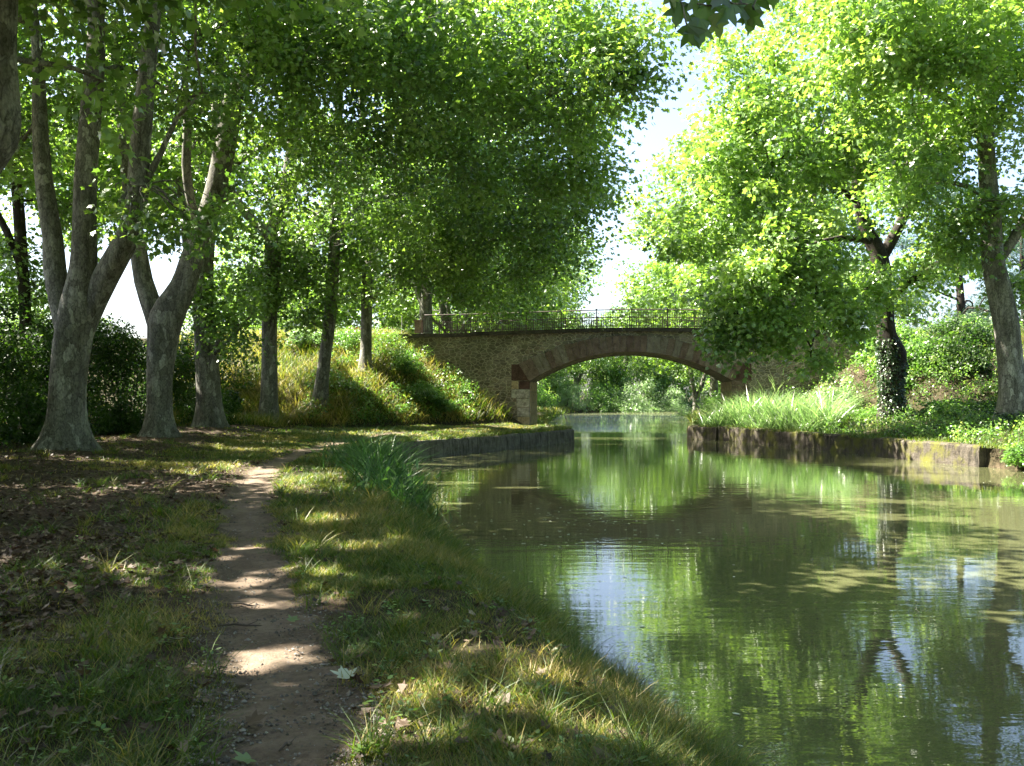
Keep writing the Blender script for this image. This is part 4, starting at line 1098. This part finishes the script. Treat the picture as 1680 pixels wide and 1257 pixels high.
quay([(-5.3, 26.9), (-4.75, 28.2), (-3.95, 31.2), (-2.6, 33.8), (-.9, 36.8), (1.0, 40.6), (2.75, 44.6), (2.72, 46.1), (2.0, 47.5), (2.0, 51)], 'quayleft', 'curved stained stone quay wall below the towpath on the left', .58, .5, 2.6, 3)
quay([(11.0, 52.5), (9.6, 50.2), (8.62, 48.0), (9.65, 46.2)], 'quayright', 'short pale-cornered quay end stone at the narrows below the reeds', .62, .5, 1.9, 5)
quay([(9.69, 46.1), (10.6, 43.5), (11.6, 40.5), (12.3, 37.2), (12.85, 33.9), (13.35, 31), (13.85, 29.0)], 'quayright', 'long mossy block quay wall on the right bank', .63, .55, 1.5, 4)

# ------------------------------------------------------------------ grass, reeds, weeds, litter
def blades(p, h, w, lean, curve, seed=0, seg=3):
    r = np.random.default_rng(seed); n = len(p)
    a = r.random(n) * 6.283; d = np.stack([np.cos(a), np.sin(a), np.zeros(n)], 1)
    if isinstance(lean, tuple): d = unit(d * lean[1] + np.array([*lean[2], 0])); lean = lean[0]
    sd = np.stack([-d[:, 1], d[:, 0], np.zeros(n)], 1)
    tw = r.random(n) * 6.283; sd = unit(sd + .8 * np.stack([np.cos(tw), np.sin(tw), np.zeros(n)], 1))
    V = []
    le = lean * r.uniform(.3, 1.3, n); cu = curve * r.uniform(.3, 1.3, n)
    for k in range(seg + 1):
        t = k / seg
        hz = (le * t + cu * t * t) * h; vz = h * (t - .45 * cu * t * t * .8)
        c = p + d * hz[:, None]; c[:, 2] += vz
        ww = w * (1 - t ** 1.6)
        if k < seg: V += [c - sd * (ww / 2)[:, None], c + sd * (ww / 2)[:, None]]
        else: V.append(c)
    V = np.stack(V, 1); m = V.shape[1]
    return V
def blade_mesh(name, V, tn, base):
    n, m, _ = V.shape; seg = (m - 1) // 2
    fi = []; tt = []
    for k in range(seg - 1): fi.append([2 * k, 2 * k + 1, 2 * k + 3, 2 * k + 2]); tt.append(4)
    fi.append([2 * seg - 2, 2 * seg - 1, 2 * seg]); tt.append(3)
    flat = np.array([i for f in fi for i in f])
    lo = (np.arange(n)[:, None] * m + flat[None, :]).ravel()
    return mesh_np(name, (V - base).reshape(-1, 3), lo, np.tile(tt, n), False, np.repeat(tn, m))

gr = np.random.default_rng(91)
def scatter(n, y0, y1, power, xl, xr, cond):
    out = []
    while sum(len(o) for o in out) < n:
        u = gr.random(n); y = (y0 ** (1 - power) + u * (y1 ** (1 - power) - y0 ** (1 - power))) ** (1 / (1 - power)) if power != 1 else y0 * (y1 / y0) ** u
        x = y * gr.uniform(xl, xr, n)
        k = cond(x, y); out.append(np.stack([x[k], y[k]], 1))
    return np.concatenate(out)[:n]

def grass_ok(x, y):
    d = canal_d(x, y); pd = path_d(x, y)
    w = .20 + .26 * vn(x * 2, y * 2, 4) - .05 * ss(10, 25, y)
    litter = ss(-3.0, -5.2, x + .35 * (y - 8) * 0 + 1.2 * (fbm(x * .6, y * .6, 17) - .5)) * ss(24, 18, y)
    litter = np.maximum(litter, .85 * ss(-8.5, -10, x))
    tuft = fbm(x * 1.6, y * 1.6, 23)
    keep = (tuft > .44 + .22 * litter) | (gr.random(x.shape) < .25 * (1 - litter) + .02)
    a, b = bl(x, y)
    return (d > .02) & (pd > w) & keep & ((x < 6) | (y > 54)) & (gr.random(x.shape) > .8 * litter)
Vs = []; Ts = []
for (n, y0, y1, pw, h0, h1, w, seed) in [(84000, 3.0, 9, 1.4, .03, .13, .0048, 1), (70000, 8, 18, 1.3, .04, .14, .008, 2), (60000, 17, 34, 1.0, .05, .13, .016, 3), (50000, 33, 52, .5, .06, .14, .026, 4), (40000, 54, 118, .5, .12, .4, .05, 5)]:
    q = scatter(n, y0, y1, pw, -.60 if y0 < 50 else -.02, .33, grass_ok)
    z = gz(q[:, 0], q[:, 1]); p = np.stack([q[:, 0], q[:, 1], z - .01], 1)
    d = canal_d(q[:, 0], q[:, 1])
    tall = fbm(q[:, 0] * 1.1, q[:, 1] * 1.1, 41)
    hh = gr.uniform(h0, h1, n) * (.35 + 1.5 * tall ** 1.5) * (1 + .8 * ss(1.1, .2, d)) * (.55 + .45 * ss(.3, .8, path_d(q[:, 0], q[:, 1])))
    dry = fbm(q[:, 0] * .9, q[:, 1] * .9, 47)
    tn = np.clip(.22 + 1.2 * (dry - .3) + .22 * gr.normal(size=n) - .25 * ss(1.0, .1, d), .02, .98)
    Vs.append(blades(p, hh, np.full(n, w) * gr.uniform(.6, 1.3, n), .45, .6, seed)); Ts.append(tn)
for (ntf, y0, y1, pw, nb, h0, h1, w, seed) in [(420, 3.4, 12, 1.3, 34, .10, .30, .006, 31), (380, 11, 30, 1.0, 26, .12, .32, .012, 32)]:
    c = scatter(ntf, y0, y1, pw, -.60, .33, lambda x, y: (canal_d(x, y) > .0) & (path_d(x, y) > .42) & (x < 5) & (gr.random(x.shape) < .35 + .65 * ss(1.2, .2, canal_d(x, y))) & (gr.random(x.shape) > .8 * ss(-4, -6, x)))
    q = np.repeat(c, nb, 0) + gr.normal(size=(ntf * nb, 2)) * .045
    p = np.stack([q[:, 0], q[:, 1], gz(q[:, 0], q[:, 1]) - .01], 1); n = len(p)
    Vs.append(blades(p, gr.uniform(h0, h1, n) * np.repeat(gr.uniform(.5, 1.1, ntf), nb), np.full(n, w) * gr.uniform(.6, 1.4, n), .55, .8, seed)); Ts.append(np.clip(np.repeat(gr.uniform(.05, .75, ntf), nb) + .12 * gr.normal(size=n), 0, 1))
b = np.array([-2, 12, .5])
tag(link('grass', blade_mesh('grass', np.concatenate(Vs), np.concatenate(Ts), b), M['grass']), 'short dry and green grass along the towpath and bank', 'grass', kind='stuff').location = b

# dry grass and weeds on the embankments and far verges
def slope_ok(x, y):
    a, bb = bl(x, y); g = gz(x, y)
    return (canal_d(x, y) > .3) & (g > .8) & ((bb < -.1) | (bb > DEPTH + .1) | (a < -7.2) | (a > 17.8)) & (x > -22) & (x < 34) & (path_d(x, y) > .7)
q = scatter(46000, 40, 58, 0, -.36, .0, slope_ok)
n = len(q); p = np.stack([q[:, 0], q[:, 1], gz(q[:, 0], q[:, 1]) - .02], 1)
tn = np.clip(.62 + .7 * (fbm(q[:, 0] * .7, q[:, 1] * .7, 3) - .5) + .2 * gr.normal(size=n), 0, 1)
V1 = blades(p, gr.uniform(.2, .75, n), np.full(n, .028), .45, .6, 11)
qq = []
for i in range(len(CANAL) - 1):
    (ax, ay), (bx, by) = CANAL[i], CANAL[i + 1]
    if 27 < ay < 50 and 26 < by < 50:
        L_ = math.hypot(bx - ax, by - ay); k_ = int(L_ * 150); tt_ = gr.random(k_); of = gr.uniform(.03, .55, k_)
        qq.append(np.stack([ax + (bx - ax) * tt_ - (by - ay) / L_ * of, ay + (by - ay) * tt_ + (bx - ax) / L_ * of], 1))
qq = np.concatenate(qq); qq = qq[fbm(qq[:, 0] * 1.3, qq[:, 1] * 1.3, 83) > .42]; nq = len(qq)
VQ = blades(np.stack([qq[:, 0], qq[:, 1], np.full(nq, .58)], 1), gr.uniform(.08, .26, nq), np.full(nq, .022), .6, .9, 15); TQ = np.clip(.35 + .25 * gr.normal(size=nq), 0, 1)
q2 = scatter(52000, 17, 60, 0, .2, .95, lambda x, y: (canal_d(x, y) > .5) & (x > 8.5) & ~((bl(x, y)[1] > -.1) & (bl(x, y)[1] < DEPTH + .1) & (bl(x, y)[0] < 17.8)))
n2 = len(q2); g2 = gz(q2[:, 0], q2[:, 1]); p2 = np.stack([q2[:, 0], q2[:, 1], g2 - .02], 1)
tn2 = np.clip(.22 + .35 * ss(3.5, 5, g2) + .18 * gr.normal(size=n2), 0, 1)
V2 = blades(p2, gr.uniform(.10, .35, n2) * (1 + .8 * ss(3.5, 5, g2)), np.full(n2, .03), .4, .6, 12)
b = np.array([0, 47, 1.0])
tag(link('dry_grass', blade_mesh('dry_grass', V1, tn, b), M['grass']), 'tall straw-coloured dry grass on the slope left of the bridge', 'grass', kind='stuff').location = b
tag(link('bank_grass', blade_mesh('bank_grass', np.concatenate([V2, VQ]), np.concatenate([tn2, TQ]), b), M['grass']), 'green rough grass on the right bank and along the quay tops', 'grass', kind='stuff').location = b

# weeds: leafy plants on both slopes
def weeds(n, cond, y0, y1, xl, xr, hmax, size, tone0, nm, lab, mat='shrub', per=26):
    q = scatter(n, y0, y1, 0, xl, xr, cond); z = gz(q[:, 0], q[:, 1])
    c = np.stack([q[:, 0], q[:, 1], z + gr.uniform(.05, hmax, n)], 1); b = c.mean(0); b[2] = 0
    v, t_ = cluster_leaves(c - b, gr.uniform(.15, .4, n), per, size, OVAL, tone0, .2, 1.0, False, gr)
    tag(link(nm, leaf_mesh(nm, [(v, t_)]), M[mat]), lab, 'weeds', kind='stuff').location = b
weeds(430, lambda x, y: slope_ok(x, y) & (x > -9.5) & (fbm(x * .8, y * .8, 61) > .42), 43, 51, -.24, -.04, .7, .11, .5, 'weeds', 'bright leafy weeds on the slope against the bridge wall')
weeds(900, lambda x, y: (x > 9.6 + 0 * y) & (canal_d(x, y) > .7) & (bl(x, y)[1] < -.3), 27, 49, .22, .64, .55, .10, .6, 'ground_cover', 'sunny leafy ground cover on the right bank')
weeds(330, lambda x, y: (canal_d(x, y) > .6) & (x > 12) & (fbm(x * .5, y * .5, 67) > .42) & (gz(x, y) > 1.6) & (bl(x, y)[1] < -.3), 38, 50, .28, .62, 1.0, .11, .62, 'slope_weeds', 'tangled bright weeds covering the right embankment')

# reeds
def reed_points(cx, cy, sx, sy, n, seed):
    r = np.random.default_rng(seed); return np.stack([cx + sx * r.normal(size=n), cy + sy * r.normal(size=n)], 1)
RP = np.concatenate([reed_points(-2.75, 20.8, .30, .9, 650, 1), reed_points(-2.15, 17.9, .28, .7, 480, 2), reed_points(-1.75, 16.3, .22, .5, 300, 3), reed_points(-3.6, 23.5, .4, 1.0, 450, 4)])
n = len(RP); r_ = np.random.default_rng(9)
p = np.stack([RP[:, 0], RP[:, 1], np.maximum(gz(RP[:, 0], RP[:, 1]), -.1) - .03], 1)
hh = r_.uniform(.5, 1.15, n) * np.where(RP[:, 1] < 17.2, .7, np.where(RP[:, 1] > 19.2, 1.08, .85))
V = blades(p, hh, np.full(n, .022) * r_.uniform(.6, 1.4, n), .42, .85, 13, 5)
b = np.array([-2.5, 19.5, .3])
tag(link('reed_clump', blade_mesh('reed_clump', V, np.clip(.15 + .2 * r_.normal(size=n), 0, 1), b), M['reed']), 'dark arching clump of sedge at the water edge beside the left quay', 'reeds').location = b
lp = np.array([-1.95, 16.7, .55]) + r_.normal(size=(130, 3)) * np.array([.35, .35, .16])
root = empty('waterside_plant', (-1.95, 16.7, .3), 'small leafy plant with narrow shiny leaves in front of the sedge', 'plant')
v = leaf_verts(lp - np.array([-1.95, 16.7, .3]), unit(r_.normal(size=(130, 3)) + np.array([0, 0, .2])), r_.normal(size=(130, 3)), r_.uniform(.14, .24, 130), LANCE * np.array([1.4, 1]))
link('foliage', leaf_mesh('waterside_plant_foliage', [(v, np.full(130, .75))]), M['reed'], root)
for i in range(14):
    m_ = MB(); e = lp[i] - np.array([-1.95, 16.7, .3]); m_.tube([(e[0] * .2, e[1] * .2, -.1), e * .6, e], [.006, .005, .003], 5)
    link('stem', m_.mesh('waterside_plant_stem', True), M['ivy'], root)

def reed_ok(x, y):
    d = canal_d(x, y); return (d > .55) & (d < 3.6) & (x > 8) & (y > 40.5)
q = scatter(5200, 40.5, 50.6, 0, .16, .33, reed_ok)
n = len(q); p = np.stack([q[:, 0], q[:, 1], gz(q[:, 0], q[:, 1]) - .03], 1)
hh = r_.uniform(.8, 2.1, n) * (.45 + .55 * ss(.5, 1.5, canal_d(q[:, 0], q[:, 1]))) * (.75 + .5 * fbm(q[:, 0], q[:, 1], 77))
V = blades(p, hh, np.full(n, .05) * r_.uniform(.6, 1.3, n), .35, .75, 14, 4)
b = np.array([11, 46, .6])
tag(link('reeds', blade_mesh('reeds', V, np.clip(.4 + .3 * r_.normal(size=n), 0, 1), b), M['reedpale']), 'pale sunlit bed of reeds above the right quay', 'reeds', kind='stuff').location = b

# leaf litter
def litter_ok(x, y):
    f = ss(-2.4, -4.6, x) * ss(30, 20, y) + .8 * ss(-8.5, -10, x) + .035
    return (canal_d(x, y) > .5) & (x < 4) & (gr.random(x.shape) < f) & (path_d(x, y) > .38)
q = np.concatenate([scatter(5200, 3.2, 11, 1.2, -.62, .3, litter_ok), scatter(9000, 9, 34, .9, -.62, .1, litter_ok)])
n = len(q); p = np.stack([q[:, 0], q[:, 1], gz(q[:, 0], q[:, 1]) + gr.uniform(.008, .04, n)], 1)
a = gr.random(n) * 6.283
tip = np.stack([np.cos(a), np.sin(a), .25 * gr.normal(size=n)], 1); nr = np.array([0, 0, 1]) + .35 * gr.normal(size=(n, 3))
b = np.array([-5, 12, .5])
v = leaf_verts(p - b, tip, nr, gr.uniform(.03, .085, n), PLANE, -.3, -.25)
tag(link('fallen_leaves', leaf_mesh('fallen_leaves', [(v, np.clip(.45 + .25 * gr.normal(size=n), 0, 1))]), M['litter']), 'brown fallen leaves littering the shaded ground under the trees', 'fallen leaves', kind='stuff').location = b

# single leaves and twigs on the path
for (px, py, sz, rot, mat, lab) in [
    (570, 1122, .135, 2.0, 'paleleaf', 'large pale upturned plane leaf at the right edge of the path'),
    (408, 1192, .10, .5, 'litter', 'brown curled leaf on the left edge of the path near the front'),
    (484, 1166, .075, 2.6, 'litter', 'tan leaf lying in the middle of the path'),
    (414, 1246, .10, 4.0, 'greenleaf', 'green fallen leaf on the path at the bottom of the picture'),
    (477, 1018, .09, 1.2, 'greenleaf', 'green fallen leaf on the right of the path beyond the brightest patch'),
    (405, 1118, .10, 3.4, 'litter', 'brown leaf on the path just before the brightest sunny patch'),
    (292, 1060, .10, 5.0, 'paleleaf', 'small pale leaf in the grass left of the path'),
    (85, 1192, .09, .9, 'litter', 'orange-brown leaf in the grass at the lower left'),
    (1010, 1165, .10, 2.2, 'litter', 'orange-brown leaf in the grass at the water edge'),
]:
    X, Y = gp(px, py, .53); z = g1(X, Y) + .035
    v = leaf_verts(np.zeros((1, 3)), np.array([[math.cos(rot), math.sin(rot), .1]]), np.array([[.15, -.25, 1]]), np.array([sz]), MAPLE, -.25, -.2)
    o = link('fallen_leaf', leaf_mesh('fallen_leaf', [(v, np.array([.6]))]), M[mat]); o.location = (X, Y, z)
    tag(o, lab, 'leaf', 'single leaves lying near the path')
for (px, py, L, rot, lab) in [(385, 1025, .38, .15, 'dark twig lying across the left edge of the path'), (395, 990, .30, -.3, 'thin twig at the path edge beyond the dark twig'), (60, 1065, .5, .1, 'long dark twig in the grass at the left edge'), (470, 1225, .10, 1.2, 'short pale stick in the middle of the path at the front')]:
    X, Y = gp(px, py, .53); z = g1(X, Y) + .03
    m_ = MB(); d = np.array([math.cos(rot), math.sin(rot), 0])
    m_.tube([-d * L / 2, np.array([0, .012, .012]), d * L / 4 + np.array([0, -.01, .004]), d * L / 2], [.004, .008, .007, .003], 6)
    m_.tube([d * L / 5, d * L / 3 + np.array([.02, .05, .02])], [.004, .002], 5)
    o = link('twig', m_.mesh('twig', True), M['twig']); o.location = (X, Y, z); tag(o, lab, 'twig', 'twigs on the ground')

# pebbles and grit on the path
q = scatter(5200, 3.3, 26, 1.3, -.5, .1, lambda x, y: (path_d(x, y) < .50) & (gr.random(x.shape) < .35 + .65 * ss(.12, .3, path_d(x, y))))
n = len(q); octa = np.array([(1, 0, 0), (0, 1, 0), (-1, 0, 0), (0, -1, 0), (0, 0, .7), (0, 0, -.7)], float)
tri = np.array([(0, 1, 4), (1, 2, 4), (2, 3, 4), (3, 0, 4), (1, 0, 5), (2, 1, 5), (3, 2, 5), (0, 3, 5)])
sz = gr.uniform(.004, .011, n) * (1 + .9 * (gr.random(n) > .93)); a = gr.random(n) * 6.283
o_ = octa[None] * sz[:, None, None] * gr.uniform(.6, 1.4, (n, 6, 1)); ca, sa = np.cos(a)[:, None], np.sin(a)[:, None]
o_ = np.stack([o_[:, :, 0] * ca - o_[:, :, 1] * sa, o_[:, :, 0] * sa + o_[:, :, 1] * ca, o_[:, :, 2]], -1)
b = np.array([-2, 8, .5])
V = o_ + (np.stack([q[:, 0], q[:, 1], gz(q[:, 0], q[:, 1]) + .016], 1) - b)[:, None, :]
tag(link('pebbles', mesh_np('pebbles', V, (np.arange(n)[:, None, None] * 6 + tri[None]).ravel(), np.full(n * 8, 3)), M['pebble']), 'small stones and grit trodden into the path', 'pebbles', kind='stuff').location = b

# low broad-leaved weeds in the turf
q = scatter(300, 3.4, 22, 1.2, -.6, .3, lambda x, y: (canal_d(x, y) > .25) & (path_d(x, y) > .4) & (x < 4))
n = 11 * len(q); c = np.repeat(q, 11, 0); a = gr.random(n) * 6.283; g = gr.uniform(.0, .05, n)
p = np.stack([c[:, 0] + g * np.cos(a), c[:, 1] + g * np.sin(a), gz(c[:, 0], c[:, 1]) + gr.uniform(.01, .07, n)], 1)
v = leaf_verts(p - b, np.stack([np.cos(a), np.sin(a), gr.uniform(-.1, .7, n)], 1), np.array([0, 0, 1.]) + .25 * gr.normal(size=(n, 3)), gr.uniform(.02, .05, n), OVAL)
tag(link('turf_weeds', leaf_mesh('turf_weeds', [(v, np.clip(.5 + .2 * gr.normal(size=n), 0, 1))]), M['shrub']), 'low broad-leaved weeds scattered through the grass', 'weeds', kind='stuff').location = b

# specks drifting on the water
q = np.concatenate([gr.normal(size=(150, 2)) * np.array([1.0, 2.6]) + np.array([1.2, 16.0]), np.stack([gr.uniform(-1, 12, 90), gr.uniform(14, 44, 90)], 1)])
q3 = np.stack([gr.uniform(-5, 14.5, 30000), gr.uniform(5, 48, 30000)], 1); d3 = canal_d(q3[:, 0], q3[:, 1])
q = np.concatenate([q, q3[(d3 < -.05) & (d3 > -.55) & (gr.random(30000) < .5 * np.exp(d3 * 5))][:600]])
q = q[canal_d(q[:, 0], q[:, 1]) < -.05]; n = len(q)
p = np.stack([q[:, 0], q[:, 1], np.full(n, .006)], 1); a = gr.random(n) * 6.283
b = np.array([2, 18, 0])
v = leaf_verts(p - b, np.stack([np.cos(a), np.sin(a), np.zeros(n)], 1), np.tile([0., 0, 1], (n, 1)), gr.uniform(.03, .08, n), OVAL, 0, 0)
tag(link('floating_debris', leaf_mesh('floating_debris', [(v, gr.random(n))]), M['paleleaf']), 'pale specks of leaf and fluff drifting on the canal', 'debris', kind='stuff').location = b
